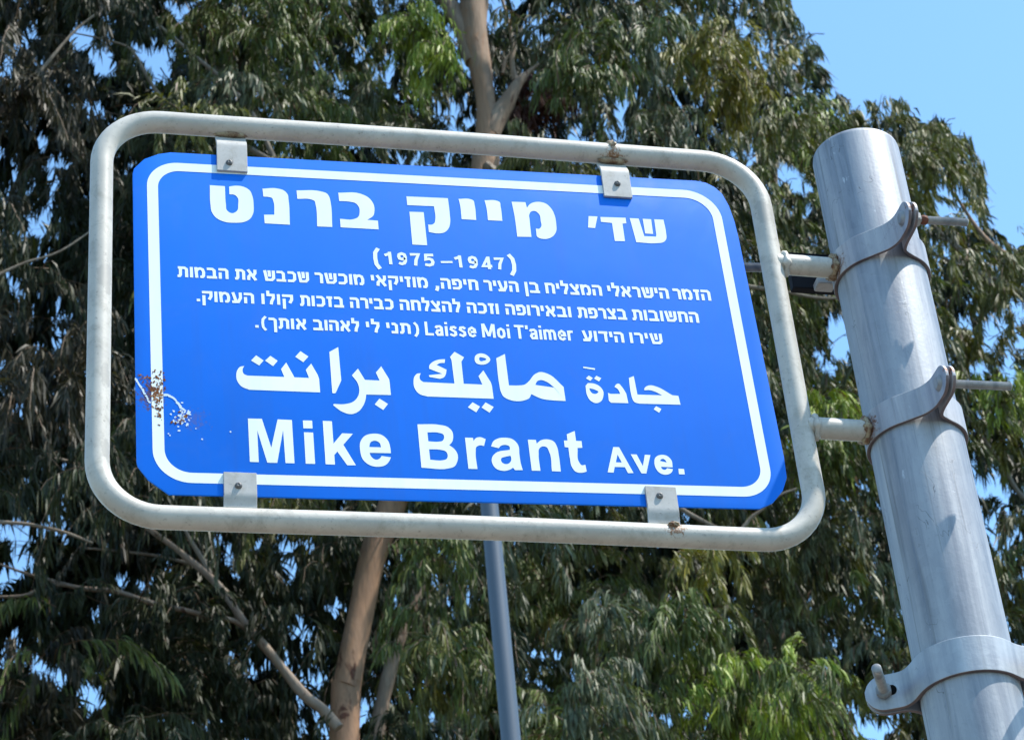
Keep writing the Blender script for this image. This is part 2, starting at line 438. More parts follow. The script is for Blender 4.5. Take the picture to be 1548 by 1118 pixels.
TRACE_L = """-2005,-1646 -1879,-1645 -1808,-1954 -1737,-1646 -1608,-1648 -1608,-2114 -1688,-2114 -1693,-1761 -1762,-2114 -1851,-2115 -1926,-1770 -1927,-2112 -2006,-2111
-1508,-1649 -1424,-1648 -1425,-1733 -1508,-1734&-1505,-1777 -1422,-1778 -1423,-2114 -1507,-2115
-1327,-1647 -1244,-1648 -1244,-1891 -1158,-1776 -1061,-1778 -1155,-1900 -1055,-2117 -1133,-2120 -1214,-1975 -1244,-2013 -1244,-2116 -1328,-2115
-726,-1977 -921,-1979 -911,-2017~ -860,-2052~ -831,-2036~ -813,-2010 -730,-2022 -748,-2063~ -789,-2109~ -853,-2127~ -927,-2113~ -985,-2056~ -1005,-1961~ -994,-1856~ -949,-1795~ -878,-1771~ -797,-1782~ -744,-1840~ -728,-1914~/-920,-1917 -903,-1864~ -861,-1846~ -822,-1869~ -812,-1917
-457,-1653 -244,-1653~ -181,-1670~ -141,-1717~ -136,-1781~ -151,-1835~ -181,-1872 -139,-1909~ -112,-1968~ -123,-2051~ -156,-2104~ -208,-2124~ -458,-2124/-372,-1738 -264,-1739~ -227,-1754~ -221,-1792~ -239,-1826~ -272,-1837~ -371,-1836/-372,-1923 -267,-1925~ -218,-1942~ -204,-1986~ -219,-2024~ -258,-2039~ -370,-2036
-26,-1784 49,-1784 50,-1820 77,-1785~ 117,-1774~ 166,-1794 143,-1870 108,-1863~ 71,-1883~ 60,-1933~ 58,-2123 -25,-2123
209,-1871 240,-1811~ 288,-1781~ 347,-1772~ 422,-1788~ 462,-1841~ 466,-1954~ 469,-2051~ 480,-2122 407,-2124 392,-2097 356,-2122~ 297,-2135~ 235,-2115~ 203,-2060~ 207,-1993~ 246,-1943~ 381,-1904 382,-1867~ 338,-1851~ 302,-1862~ 279,-1889/381,-1968 332,-1981~ 291,-2001~ 293,-2042~ 330,-2062~ 371,-2040~ 386,-2002~
563,-1785 639,-1786 642,-1827 688,-1788~ 747,-1776~ 804,-1795~ 832,-1859~ 837,-1934~ 836,-2126 753,-2125 749,-1907~ 731,-1862~ 693,-1856~ 659,-1884~ 648,-1941~ 645,-2124 564,-2125
940,-1714 1020,-1673 1020,-1784 1072,-1784 1071,-1858 1024,-1862 1024,-2026~ 1040,-2050~ 1077,-2046 1081,-2118 1037,-2133~ 979,-2125~ 947,-2074~ 939,-1976~ 938,-1859 904,-1857 905,-1784 939,-1783
1368,-1840 1424,-1840 1525,-2121 1472,-2124 1451,-2059 1353,-2060 1335,-2123 1279,-2121/1398,-1921 1428,-2009 1371,-2009
1526,-1915 1582,-1915 1625,-2042 1661,-1916 1714,-1917 1647,-2123 1600,-2122
1910,-2047 1798,-2044 1805,-2067~ 1833,-2077~ 1855,-2058 1910,-2067 1892,-2102~ 1835,-2130~ 1778,-2113~ 1746,-2061~ 1741,-2001~ 1763,-1939~ 1813,-1913~ 1872,-1921~ 1908,-1965~/1796,-1980 1813,-1960~ 1834,-1956~ 1851,-1971~ 1860,-1995
1963,-2061 2017,-2062 2016,-2122 1960,-2121"""
WORDS = [
    ('הבמות', -259.66, -7.61, -212.28, -7.71, 12.33),
    ('את', -206.16, -7.73, -185.54, -7.77, 12.37),
    ('שכבש', -179.21, -7.78, -136.54, -7.87, 12.42),
    ('מוכשר', -130.84, -7.88, -83.74, -7.98, 12.48),
    ('מוזיקאי', -77.28, -8.0, -22.47, -8.11, 12.55),
    (',', -15.42, -8.13, -12.09, -8.13, 12.59),
    ('חיפה', -9.97, -8.14, 26.52, -8.21, 12.62),
    ('העיר', 32.08, -8.23, 66.06, -8.3, 12.66),
    ('בן', 72.18, -8.31, 86.79, -8.34, 12.7),
    ('המצליח', 92.28, -8.35, 148.67, -8.47, 12.75),
    ('הישראלי', 154.55, -8.48, 215.94, -8.61, 12.82),
    ('הזמר', 220.49, -8.62, 258.58, -8.7, 12.89),
    ('.', -242.78, -35.06, -239.3, -35.07, 12.15),
    ('העמוק', -237.6, -35.07, -189.35, -35.2, 12.19),
    ('קולו', -182.69, -35.22, -152.64, -35.29, 12.24),
    ('בזכות', -146.43, -35.31, -105.1, -35.42, 12.29),
    ('כבירה', -99.09, -35.43, -57.76, -35.54, 12.34),
    ('להצלחה', -51.69, -35.55, 6.54, -35.7, 12.41),
    ('וזכה', 13.0, -35.72, 43.94, -35.8, 12.47),
    ('ובאירופה', 50.45, -35.82, 114.97, -35.98, 12.53),
    ('בצרפת', 121.17, -36.0, 169.91, -36.13, 12.6),
    ('החשובות', 175.32, -36.14, 242.23, -36.31, 12.68),
    ('.', -189.33, -62.73, -186.58, -62.74, 12.05),
    ('(', -183.88, -62.75, -178.92, -62.76, 12.05),
    ('אותך', -176.96, -62.77, -141.77, -62.86, 12.08),
    ('לאהוב', -135.59, -62.88, -92.33, -63.0, 12.13),
    ('לי', -85.97, -63.02, -72.78, -63.05, 12.17),
    ('תני', -66.53, -63.07, -43.36, -63.13, 12.2),
    (')', -40.28, -63.14, -35.49, -63.15, 12.22),
    ('הידוע', 122.79, -63.59, 163.58, -63.7, 12.43),
    ('שירו', 169.21, -63.71, 201.85, -63.8, 12.48),
    ('Laisse', -29.89, -63.99, 19.36, -63.88, 15.91),
    ('Moi', 24.84, -63.86, 51.94, -63.8, 15.98),
    ("T'aimer", 56.56, -63.79, 113.63, -63.66, 16.05),
    ('(', -72.66, 16.33, -66.51, 16.67, 18.72),
    ('1', -61.73, 18.22, -54.28, 18.64, 15.04),
    ('9', -49.65, 18.02, -39.93, 18.56, 15.22),
    ('7', -36.88, 18.09, -27.26, 18.63, 15.0),
    ('5', -24.18, 17.76, -13.36, 18.37, 15.26),
    ('-', -7.47, 17.82, 4.09, 18.46, 13.74),
    ('1', 6.4, 18.19, 14.08, 18.62, 14.65),
    ('9', 19.27, 17.86, 29.32, 18.42, 14.83),
    ('4', 32.37, 17.63, 42.78, 18.21, 15.17),
    ('7', 45.37, 18.03, 54.96, 18.56, 14.46),
    (')', 59.85, 15.93, 66.56, 16.3, 19.12),
]


traced('letter', TRACE_H)           # big Hebrew line
traced('letter', TRACE_R)           # Arabic line
traced('letter', TRACE_L)           # Latin line

# small print: stroke letters, (advance width, [stroke points], stroke width) at height 1
GL = {
 'ה': (.80, [[0,.89,.55,.89,.68,.77,.68,0],[.13,0,.13,.60]]), 'ז': (.50, [[0,.89,.5,.89],[.28,.8,.28,0]]),
 'מ': (.84, [[.08,1,.16,0],[.13,.62,.24,.84,.45,.89,.64,.8,.72,.55,.70,.2,.62,.1,.44,.11]]), 'ר': (.66, [[0,.89,.4,.89,.54,.77,.54,0]]),
 'י': (.27, [[.12,1,.15,.48]]), 'ש': (.98, [[.11,1,.26,.11,.70,.11,.86,.28,.86,1],[.48,1,.52,.40]]),
 'א': (.86, [[.1,1,.76,0],[.71,1,.70,.66,.56,.44],[.14,0,.16,.32,.32,.54]]), 'ל': (.62, [[.11,1.3,.11,.89,.50,.89,.50,.62,.36,.28,.32,0]]),
 'צ': (.80, [[.08,1,.66,.16],[.66,1,.64,.72,.50,.52],[0,.10,.76,.10]]), 'ח': (.82, [[0,.89,.56,.89,.70,.77,.70,0],[.15,0,.15,.82]]),
 'ב': (.84, [[.02,.89,.46,.89,.62,.75,.62,.16],[0,.10,.84,.10]]), 'ן': (.28, [[.13,1,.15,-.36]]),
 'ע': (.82, [[.68,1,.68,.48,.50,.11,.02,.10],[.10,1,.32,.18]]), 'פ': (.80, [[.36,.5,.14,.5,.12,.86,.52,.89,.68,.74,.68,.26,.52,.10,.04,.10]]),
 'ו': (.27, [[.13,1,.13,0]]), 'ק': (.82, [[0,.89,.70,.89,.70,.52,.54,.20],[.14,.60,.14,-.36]]),
 'כ': (.76, [[.02,.89,.46,.89,.62,.74,.62,.26,.46,.10,.02,.10]]), 'ת': (.88, [[.04,.89,.58,.89,.74,.76,.74,0],[.25,.84,.24,.22,.16,.10,.0,.10]]),
 'ד': (.76, [[0,.89,.76,.89],[.58,.8,.58,0]]), 'נ': (.56, [[.05,.89,.28,.89,.42,.76,.42,.16],[0,.10,.53,.10]]), 'ך': (.66, [[0,.89,.4,.89,.54,.77,.54,-.36]]),
 ',': (.26, [[.16,.24,.14,.02,.06,-.22]]), '.': (.26, [[.13,.24,.13,0]]),
 '(': (.45, [[.40,1.1,.16,.82,.12,.45,.16,.08,.38,-.22]]), ')': (.45, [[.05,1.1,.28,.82,.33,.45,.28,.08,.07,-.22]]), '-': (1., [[0,.5,1.,.5]]),
 'L': (.52, [[.09,1,.09,.085,.52,.085]]), 'a': (.50, [[.05,.56,.12,.67,.30,.69,.40,.60,.41,0],[.40,.42,.15,.38,.08,.22,.16,.07,.30,.08,.40,.2]]),
 'i': (.18, [[.09,.73,.09,0],[.09,1.02,.09,.86]]), 's': (.46, [[.42,.58,.30,.68,.14,.65,.10,.50,.36,.32,.37,.14,.24,.05,.03,.15]]),
 'e': (.52, [[.10,.37,.44,.37,.42,.56,.27,.68,.12,.58,.08,.36,.14,.12,.28,.055,.46,.17]]), 'M': (.84, [[.085,0,.085,1],[.755,1,.755,0],[.12,1,.42,.10],[.72,1,.42,.10]]),
 'o': (.54, [[.27,.68,.12,.58,.085,.36,.12,.14,.27,.05,.42,.14,.455,.36,.42,.58,.27,.68]]), 'T': (.62, [[0,.92,.62,.92],[.31,.88,.31,0]]), "'": (.14, [[.07,1,.07,.72]]),
 'm': (.82, [[.085,.73,.085,0],[.09,.58,.20,.68,.33,.66,.40,.5,.40,0],[.41,.58,.52,.68,.64,.66,.71,.5,.71,0]]), 'r': (.36, [[.085,.73,.085,0],[.09,.54,.20,.66,.36,.65]]),
 '1': (.42, [[0,.73,.26,.84],[.29,1,.29,0]]), '9': (.60, [[.47,.55,.30,.46,.14,.52,.10,.68,.14,.84,.29,.91,.44,.84,.49,.66,.47,.32,.38,.14,.24,.09,.07,.17]]),
 '7': (.58, [[0,.90,.50,.90,.32,.45,.26,0]]), '5': (.60, [[.56,.90,.15,.90,.12,.55,.30,.61,.45,.52,.50,.34,.44,.16,.28,.09,.06,.16]]),
 '4': (.62, [[.62,.24,.08,.24,.42,.92],[.44,1,.44,0]]),
}
def stroke_mesh(verts, faces, pts, w, X, level):
    P = [Vector((pts[i], pts[i + 1])) for i in range(0, len(pts), 2)]
    n = len(P); closed = (P[0] - P[-1]).length < 1e-6
    L_, R_ = [], []
    for i, p in enumerate(P):
        a = P[i - 1] if i > 0 else (P[-2] if closed else None)
        b = P[i + 1] if i < n - 1 else (P[1] if closed else None)
        d1 = (p - a).normalized() if a is not None else (b - p).normalized()
        d2 = (b - p).normalized() if b is not None else d1
        nn = Vector((-(d1.y + d2.y), d1.x + d2.x))
        nn = nn.normalized() if nn.length > 1e-6 else Vector((-d1.y, d1.x))
        k = min(1.5, 1 / max(0.4, nn.dot(Vector((-d1.y, d1.x)))))
        L_.append(p + nn * w / 2 * k); R_.append(p - nn * w / 2 * k)
    base = len(verts)
    for q in L_ + R_:
        x, z = X(q); verts.append((x, PRINT_Y - level * 1.2e-5, z))
    for i in range(n - 1): faces.append((base + i, base + n + i, base + n + i + 1, base + i + 1))
def small_print(name, words):
    V, F = [], []
    for (t, x0, z0, x1, z1, h) in words:
        heb = any('א' <= ch <= 'ת' for ch in t)
        seq = t[::-1] if heb else t
        single = len(seq) == 1
        sw = {True: .235}.get(heb, .165 if len(t) > 1 else (.2 if t in '().,-' and h < 7 else .21))
        if t in '.,': sw = .26
        gap = 0.13 if heb else 0.10
        total = sum(GL[c][0] for c in seq) + gap * (len(seq) - 1)
        sx = (x1 - x0) / total
        if single and t == '-': sw = .17
        x = 0.0; ln = math.hypot(x1 - x0, z1 - z0); ux, uz = (x1 - x0) / ln, (z1 - z0) / ln
        for c in seq:
            gw, strokes = GL[c]
            for k, s in enumerate(strokes):
                pts = [v * (h if i % 2 else sx) for i, v in enumerate(s)]
                if c in '-':
                    pts = [0, h * .45, (x1 - x0), h * .45]
                X = lambda q, x=x: ((x0 + (x * sx + q.x) * ux - q.y * uz * 0.5) / 1000, (z0 + (x * sx + q.x) * uz + q.y) / 1000)
                stroke_mesh(V, F, pts, sw * h, X, k + 1)
            x += gw + gap
    return pydata(name, V, F, [M_WHITE], plate, smooth=False)
for w_ in WORDS: small_print('printed_word', [w_])

# the knock at the left edge: splinters of bare white primer and specks of rust, each a thin flake on the enamel
def zp(x, y):                          # position on the plate, read off an enlargement of that corner
    return (-0.313158 + x * 0.00019829 + y * -0.00000595, -0.073224 + x * 0.00000761 + y * -0.00024236)
M_PRIMER = NT('bare_primer').done((0.56, 0.66, 0.76), 0.6, 0, 0.2)
rr_ = np.random.default_rng(5)
def flake(c, r, elong=1.0, ang=0.0, n=7):
    out = []
    for k in range(n):
        a = 2 * PI * k / n; q = r * (0.55 + 0.75 * rr_.random())
        x, z = q * math.cos(a) * elong, q * math.sin(a)
        out.append((c[0] + x * math.cos(ang) - z * math.sin(ang), c[1] + x * math.sin(ang) + z * math.cos(ang)))
    return out
def flakes(name, polys, mat, lvl):
    V, F = [], []
    for i, p in enumerate(polys):
        b = len(V); V += [(x, PRINT_Y - lvl - i * 4e-7, z) for x, z in p]; F.append(tuple(range(b, b + len(p))))
    o = pydata(name, V, F, [mat], plate, smooth=False); o['kind'] = 'stuff'; return o
track1 = [zp(*q) for q in ((74, 215), (84, 236), (98, 256), (112, 280), (126, 304), (136, 322))]
track2 = [zp(*q) for q in ((200, 288), (222, 292), (244, 304), (262, 322), (276, 342), (290, 356))]
chips = []
for trk, w in ((track1, 0.0011), (track2, 0.0013)):
    sp = spline(trk, 5)
    for i, q in enumerate(sp):
        a = math.atan2(sp[min(i + 1, len(sp) - 1)][1] - sp[max(i - 1, 0)][1], sp[min(i + 1, len(sp) - 1)][0] - sp[max(i - 1, 0)][0])
        chips.append(flake((q[0] + rr_.normal() * 0.0003, q[1] + rr_.normal() * 0.0003), w * (0.5 + 0.6 * rr_.random()), 1.9, a))
c2 = zp(280, 388)
for k in range(60):
    chips.append(flake((c2[0] + rr_.normal() * 0.0035, c2[1] + rr_.normal() * 0.0052), 0.0009 * (0.4 + rr_.random()), 1.4, rr_.random() * 3))
for q, r in (((270, 450), .0012), ((500, 455), .0009), ((232, 376), .0011), ((372, 486), .0011), ((222, 462), .0008), ((228, 470), .0008), ((345, 440), .0007)):
    chips.append(flake(zp(*q), r))
flakes('primer_chips', chips, M_PRIMER, 6e-5)
for nm, colr, cnt in (('rust_specks', (0.15, 0.055, 0.022), 150), ('rust_specks', (0.30, 0.145, 0.06), 90), ('rust_specks', (0.09, 0.04, 0.03), 35)):
    ps = []
    for k in range(cnt):
        q = rr_.random()
        if q < 0.62: c = zp(172 + rr_.normal() * 17, 268 + rr_.normal() * 42)
        elif q < 0.78: t_ = rr_.random(); c = zp(85 + 70 * t_ + rr_.normal() * 7, 190 + 80 * t_ + rr_.normal() * 12)
        elif q < 0.9: c = zp(178 + rr_.normal() * 7, 370 + rr_.normal() * 26)
        else: c = zp(275 + rr_.normal() * 14, 405 + rr_.normal() * 20)
        ps.append(flake(c, 0.0009 * (0.3 + 1.1 * rr_.random() ** 1.5), 1.0 + rr_.random(), rr_.random() * 3, 6))
    flakes(nm, ps, NT('rust_flake').done(colr, 0.85, 0, 0.1), 1.2e-4 + 3e-5 * cnt / 70)

# four mounting tabs welded to the tube, each with a screw through the plate
def tab(x0, x1, ztube, zend, sx, sz, y_t, lean=0.0):
    y_p = PLY - 0.0030
    bm = bmesh.new()
    n = 20; w = 0.0028
    rows = []
    for i in range(n + 1):
        t = i / n
        z = ztube + (zend - ztube) * t
        q = min(1.0, t / 0.38)
        y = y_t + (y_p - y_t) * (q * q * (3 - 2 * q))
        rows.append([bm.verts.new((x, y + dy, z)) for dy in (0, w) for x in (x0 + lean * t, x1 + lean * t)])
    for i in range(n):
        a, b = rows[i], rows[i + 1]
        for q in ((a[0], a[1], b[1], b[0]), (a[2], b[2], b[3], a[3]), (a[0], b[0], b[2], a[2]), (a[1], a[3], b[3], b[1])): bm.faces.new(q)
    bm.faces.new((rows[0][0], rows[0][2], rows[0][3], rows[0][1])); bm.faces.new((rows[-1][0], rows[-1][1], rows[-1][3], rows[-1][2]))
    bmesh.ops.recalc_face_normals(bm, faces=bm.faces)
    sharp = [e for e in bm.edges if len(e.link_faces) == 2 and e.calc_face_angle() > 0.8]
    bmesh.ops.bevel(bm, geom=sharp, offset=0.00035, segments=1, affect='EDGES')
    tb = bm_obj('mounting_tab', bm, [M_TAB], sign)
    # screw: washer-less pan head with a slot
    bm = bmesh.new()
    prof = [(0.0, -0.0024), (0.0014, -0.0024), (0.0026, -0.0018), (0.0032, -0.0008), (0.0033, 0.0)]
    rings = []
    for r_, y_ in prof[1:]:
        rings.append([bm.verts.new((sx + r_ * math.cos(2 * PI * k / 14), y_p + y_ - 0.0001, sz + r_ * math.sin(2 * PI * k / 14))) for k in range(14)])
    c0 = bm.verts.new((sx, y_p - 0.0014, sz))
    for k in range(14):
        l = (k + 1) % 14
        bm.faces.new((c0, rings[0][l], rings[0][k]))
        for a, b in zip(rings, rings[1:]): bm.faces.new((a[k], a[l], b[l], b[k]))
    bm_obj('screw', bm, [M_SCREW], tb)
tab(-0.2212, -0.1917, 0.1712, 0.1183, -0.2093, 0.1281, 0.0005)
tab(0.1634, 0.1927, 0.1712, 0.1182, 0.1787, 0.1347, 0.0005)
tab(-0.2206, -0.1914, -0.2630, -0.2280, -0.2077, -0.2423, -0.0060)
tab(0.1646, 0.1940, -0.2630, -0.2245, 0.1774, -0.2350, -0.0060)
def blob(name, c, r, mat, parent, seed=0, n=2, amp=0.35):
    bm = bmesh.new(); bmesh.ops.create_icosphere(bm, subdivisions=n, radius=1.0)
    rg = np.random.default_rng(seed)
    for v in bm.verts:
        k = 1 + amp * (rg.random() - 0.5)
        v.co = Vector((c[0] + v.co.x * r[0] * k, c[1] + v.co.y * r[1] * k, c[2] + v.co.z * r[2] * k))
    return bm_obj(name, bm, [mat], parent, angle=60)
# rusty weld beads where tabs meet the tube
blob('weld', (-0.2065, -0.0020, 0.1700), (0.0155, 0.0034, 0.0026), M_RUST, sign, 1)
blob('weld', (0.1780, -0.0025, 0.1702), (0.0160, 0.0040, 0.0032), M_RUST, sign, 2)
blob('weld', (0.1790, -0.0060, 0.1862), (0.0055, 0.0060, 0.0070), M_RUST, sign, 3, 3, 0.5)
blob('weld', (0.1870, -0.0088, -0.2650), (0.0050, 0.0030, 0.0026), M_RUST, sign, 4, 3, 0.5)

# ------------------------------------------------------------------ the pole and its clamps
PX, PY, PR = 0.44466, 0.0, 0.04519
ZTOP = 0.2045
M_POLE = m_zinc('galvanised_pipe', (0.305, 0.31, 0.32))
pole = empty('signpost', (PX, PY, 0))
tag(pole, 'thick galvanised steel pipe post carrying the blue street name sign', 'pole')
bm = bmesh.new()
N = 96
zs = [0.10, 1.2, 2.4, SIGN_Z - .3, SIGN_Z + ZTOP - 0.006, SIGN_Z + ZTOP - 0.002, SIGN_Z + ZTOP]
rs = [PR, PR, PR, PR, PR, PR - 0.0008, PR - 0.003]
rings = [[bm.verts.new((r_ * math.cos(2 * PI * k / N), r_ * math.sin(2 * PI * k / N), z)) for k in range(N)] for r_, z in zip(rs, zs)]
inner = [bm.verts.new(((PR - 0.0045) * math.cos(2 * PI * k / N), (PR - 0.0045) * math.sin(2 * PI * k / N), SIGN_Z + ZTOP)) for k in range(N)]
inner2 = [bm.verts.new(((PR - 0.0045) * math.cos(2 * PI * k / N), (PR - 0.0045) * math.sin(2 * PI * k / N), SIGN_Z + ZTOP - 0.4)) for k in range(N)]
rings += [inner, inner2]
for a, b in zip(rings, rings[1:]):
    for k in range(N): bm.faces.new((a[k], a[(k + 1) % N], b[(k + 1) % N], b[k]))
bm.faces.new(inner2)
bm_obj('pipe', bm, [M_POLE], pole)
# raised weld seam running down the pipe, a little left of its middle as seen
sa = math.atan2(-0.901, -0.434) - R(30)
seam = [(math.cos(sa + 0.012 * math.sin(z * 9)) * (PR + 0.0000), math.sin(sa + 0.012 * math.sin(z * 9)) * (PR + 0.0000), z) for z in np.linspace(0.4, SIGN_Z + ZTOP - 0.004, 60)]
tube('weld_seam', seam, 0.0005, M_POLE, pole, 6)

M_EDGE = m_zinc('shaded_rusty_edge', (0.16, 0.12, 0.115), (), 0.3)  # shade under the straps painted in, with a rusty brown tint
def strip(name, path, heights, thick, mat, parent, zc):
    """steel strap: path of (x, y) mid-line points, half-heights per point, thickness in plan"""
    V, F = [], []
    n = len(path)
    for i, (x, y) in enumerate(path):
        a = path[max(i - 1, 0)]; b = path[min(i + 1, n - 1)]
        tx, ty = b[0] - a[0], b[1] - a[1]; l = math.hypot(tx, ty); nx, ny = -ty / l, tx / l
        h = heights[i]
        for s in (1, -1):
            for zz in (h, -h): V.append((x + nx * s * thick / 2, y + ny * s * thick / 2, zc + zz))
    for i in range(n - 1):
        a = i * 4; b = a + 4
        F += [(a, b, b + 1, a + 1), (a + 2, a + 3, b + 3, b + 2), (a, a + 2, b + 2, b), (a + 1, b + 1, b + 3, a + 3)]
    F += [(0, 1, 3, 2), ((n - 1) * 4, (n - 1) * 4 + 2, (n - 1) * 4 + 3, (n - 1) * 4 + 1)]
    o = pydata(name, V, F, [mat, M_EDGE], parent, angle=35)
    for k, pl in enumerate(o.data.polygons):
        if k < (n - 1) * 4 and k % 4 == 3: pl.material_index = 1
    m = o.modifiers.new('edge', 'BEVEL'); m.width = 0.0006; m.segments = 2; m.limit_method = 'ANGLE'; m.angle_limit = R(40)
    return o
def rod(name, p0, p1, r, mat, parent, thread=True, sides=14):
    p0, p1 = Vector(p0), Vector(p1); L = (p1 - p0).length
    n = max(2, int(L / 0.0006)) if thread else 2
    path = [p0.lerp(p1, i / n) for i in range(n + 1)]
    rad = [r * (1.0 if (not thread or i % 2) else 0.87) for i in range(n + 1)]; rad[-1] = r * 0.8; 
    return tube(name, path, rad, mat, parent, sides)
def hexnut(name, c, axis, r, h, mat, parent, sides=6, dome=0.0):
    axis = Vector(axis).normalized(); q = axis.to_track_quat('Z', 'Y')
    bm = bmesh.new()
    bmesh.ops.create_cone(bm, cap_ends=True, segments=sides, radius1=r, radius2=r * (1 - dome), depth=h)
    bmesh.ops.transform(bm, matrix=Matrix.Translation(Vector(c)) @ q.to_matrix().to_4x4(), verts=bm.verts)
    bmesh.ops.bevel(bm, geom=bm.edges[:], offset=h * 0.12, segments=2, affect='EDGES')
    return bm_obj(name, bm, [mat], parent, angle=30)

RM = PR + 0.0020
def sign_clamp(zc, seed, stains):
    mat = m_zinc('clamp_zinc', (0.37, 0.36, 0.36), stains, 0.5)
    def local(pts): return [(PX + x, PY + y) for x, y in pts]
    H, tipy = 0.0155, -0.101
    def heights(pts):
        out = []
        for x, y in pts:
            d = (y - tipy)
            out.append(H if d > H else max(0.003, math.sqrt(max(0, H * H - (H - d) ** 2))))
        return out
    # left half: round the back, over the left side, then a long sweep forward into the ear
    arc = [(RM * math.cos(R(a)), RM * math.sin(R(a))) for a in np.linspace(92, 228, 30)]
    sweep = spline([arc[-1], (-0.0215, -0.0440), (-0.0105, -0.0545), (-0.0048, -0.0665), (-0.0036, -0.080)], 6)
    ear = [(-0.0036, y) for y in np.linspace(-0.0815, tipy, 14)]
    p = arc + [tuple(q) for q in sweep[1:]] + ear
    a = strip('clamp_band', local(p), heights(p), 0.0034, mat, sign, zc)
    arc = [(RM * math.cos(R(a)), RM * math.sin(R(a))) for a in np.linspace(88, -62, 32)]
    sweep = spline([arc[-1], (0.0125, -0.0475), (0.0058, -0.0530), (0.0036, -0.0630), (0.0034, -0.0740)], 6)
    ear = [(0.0034, y) for y in np.linspace(-0.0760, tipy, 14)]
    p = arc + [tuple(q) for q in sweep[1:]] + ear
    strip('clamp_band', local(p), heights(p), 0.0034, mat, sign, zc)
    return a
zA, zB = 0.0510, -0.1460
for i, zc in enumerate((zA, zB)):
    sign_clamp(zc, i, (((PX - RM, -0.004, zc - 0.002), 0.016, 0.6), ((PX, -0.098, zc + 0.004), 0.006, 0.7), ((PX + 0.01, -0.05, zc), 0.006, 0.6)))
    # arm between the frame and the clamp, with weld beads at both ends
    arm = tube('arm', [(XR + 0.004, 0, zc + 0.001), (XR + 0.03, 0, zc + 0.0007), (XR + 0.05, 0, zc + 0.0003), (PX - RM - 0.0006, 0, zc)], 0.0106, M_FRAME, sign, 24)
    def lump_ring(name, x, r, w, mat, seed):
        rg = np.random.default_rng(seed); jit = rg.random((40, 12))
        V, F = [], []
        for i in range(40):
            a = 2 * PI * i / 40
            for k in range(12):
                b = 2 * PI * k / 12; q = w * (1 + 0.55 * (jit[i, k] - .5)) * (1 + 0.35 * math.sin(5 * a + seed))
                V.append((x + q * math.sin(b) * 1.2, (r + q * math.cos(b)) * math.cos(a), zc + (r + q * math.cos(b)) * math.sin(a)))
        for i in range(40):
            for k in range(12):
                j, l = (i + 1) % 40, (k + 1) % 12
                F.append((i * 12 + k, j * 12 + k, j * 12 + l, i * 12 + l))
        pydata(name, V, F, [mat], sign, angle=180)
    lump_ring('weld', XR + 0.0125, 0.0108, 0.0026, M_FRAME, 3 + i)
    lump_ring('weld', PX - RM - 0.0040, 0.0112, 0.0026, M_RUST, 9 + i)
    yb = -0.0835
    bolt = rod('bolt', (PX - 0.0060, yb, zc), (PX + (0.063 if i == 0 else 0.067), yb, zc + 0.0005), 0.0042, M_BOLT, sign)
    hexnut('bolt_head', (PX - 0.0068, yb, zc), (-1, 0, 0), 0.0085, 0.0034, M_BOLT, bolt, 20, 0.35)
    if i == 0:
        hexnut('nut', (PX + 0.0089, yb, zc), (1, 0, 0), 0.0078, 0.0068, M_BOLT, bolt)
        rst = NT('rust_sleeve'); blob('rust', (PX + 0.017, yb, zc), (0.006, 0.0047, 0.0047), rst.done((0.13, 0.035, 0.015), 0.8), bolt, 5, 3, 0.25)

# lower clamp: two half shells with flat ears, part of another fitting further down the pole
low = empty('pipe_clamp', (PX, PY, SIGN_Z - 0.412))
tag(low, 'galvanised two-part pipe clamp with a bolt through its left ear, lowest on the thick post', 'clamp')
M_LOW = m_zinc('low_clamp_zinc', (0.36, 0.375, 0.39), (), 0.4)
A0 = R(-27)                            # turn of the clamp about the pole
def rotz(p, a=A0): return (p[0] * math.cos(a) - p[1] * math.sin(a), p[0] * math.sin(a) + p[1] * math.cos(a))
for s, nm in ((-1, 'front'), (1, 'back')):
    H = 0.0175; tip = 0.092
    arc = [(RM * math.cos(R(a)), RM * s * math.sin(R(a))) for a in np.linspace(150, 30, 34)]
    gap = 0.0042 * s
    left = [(-x, y) for x, y in spline([(tip, gap), (tip - 0.004, gap), (tip - 0.01, gap), (tip - 0.02, gap), (0.0600, gap), (0.0530, gap + 0.003 * s), (0.0470, gap + 0.0095 * s), (arc[0][0] * -1, arc[0][1])], 4)][:-1]
    right = [(-x, y) for x, y in left][::-1]
    p = left + arc + right
    hs = []
    for x, y in p:
        d = tip - abs(x); hs.append(H if d > H else max(0.004, math.sqrt(max(0, H * H - (H - d) ** 2))))
    strip('clamp_shell', [rotz(q) for q in p], hs, 0.0042, M_LOW, low, 0.0)
slot_m = NT('slot_shade').done((0.01, 0.01, 0.01), 1.0, 0, 0)  # flat disc coloured for the dark inside the slot, no hole cut
def slot(x):
    V = []
    for k in range(24):
        an = 2 * PI * k / 24
        q = rotz((x + 0.0042 * math.cos(an), -0.0066)); V.append((q[0], q[1], 0.0050 * math.sin(an) + 0.001))
    pydata('slot_shade_disc', V, [tuple(range(24))], [slot_m], low, smooth=False)
slot(-0.0672)
for x in (-0.0745, 0.0745):
    a, b = rotz((x, 0.014)), rotz((x, -0.056))
    bolt = rod('bolt', (a[0], a[1], 0), (b[0], b[1], 0.0), 0.0046, M_BOLT, low)
    c = rotz((x, -0.0105)); d = rotz((0, -1))
    hexnut('nut', (c[0], c[1], 0), (d[0], d[1], 0), 0.0078, 0.0055, M_BOLT, bolt)

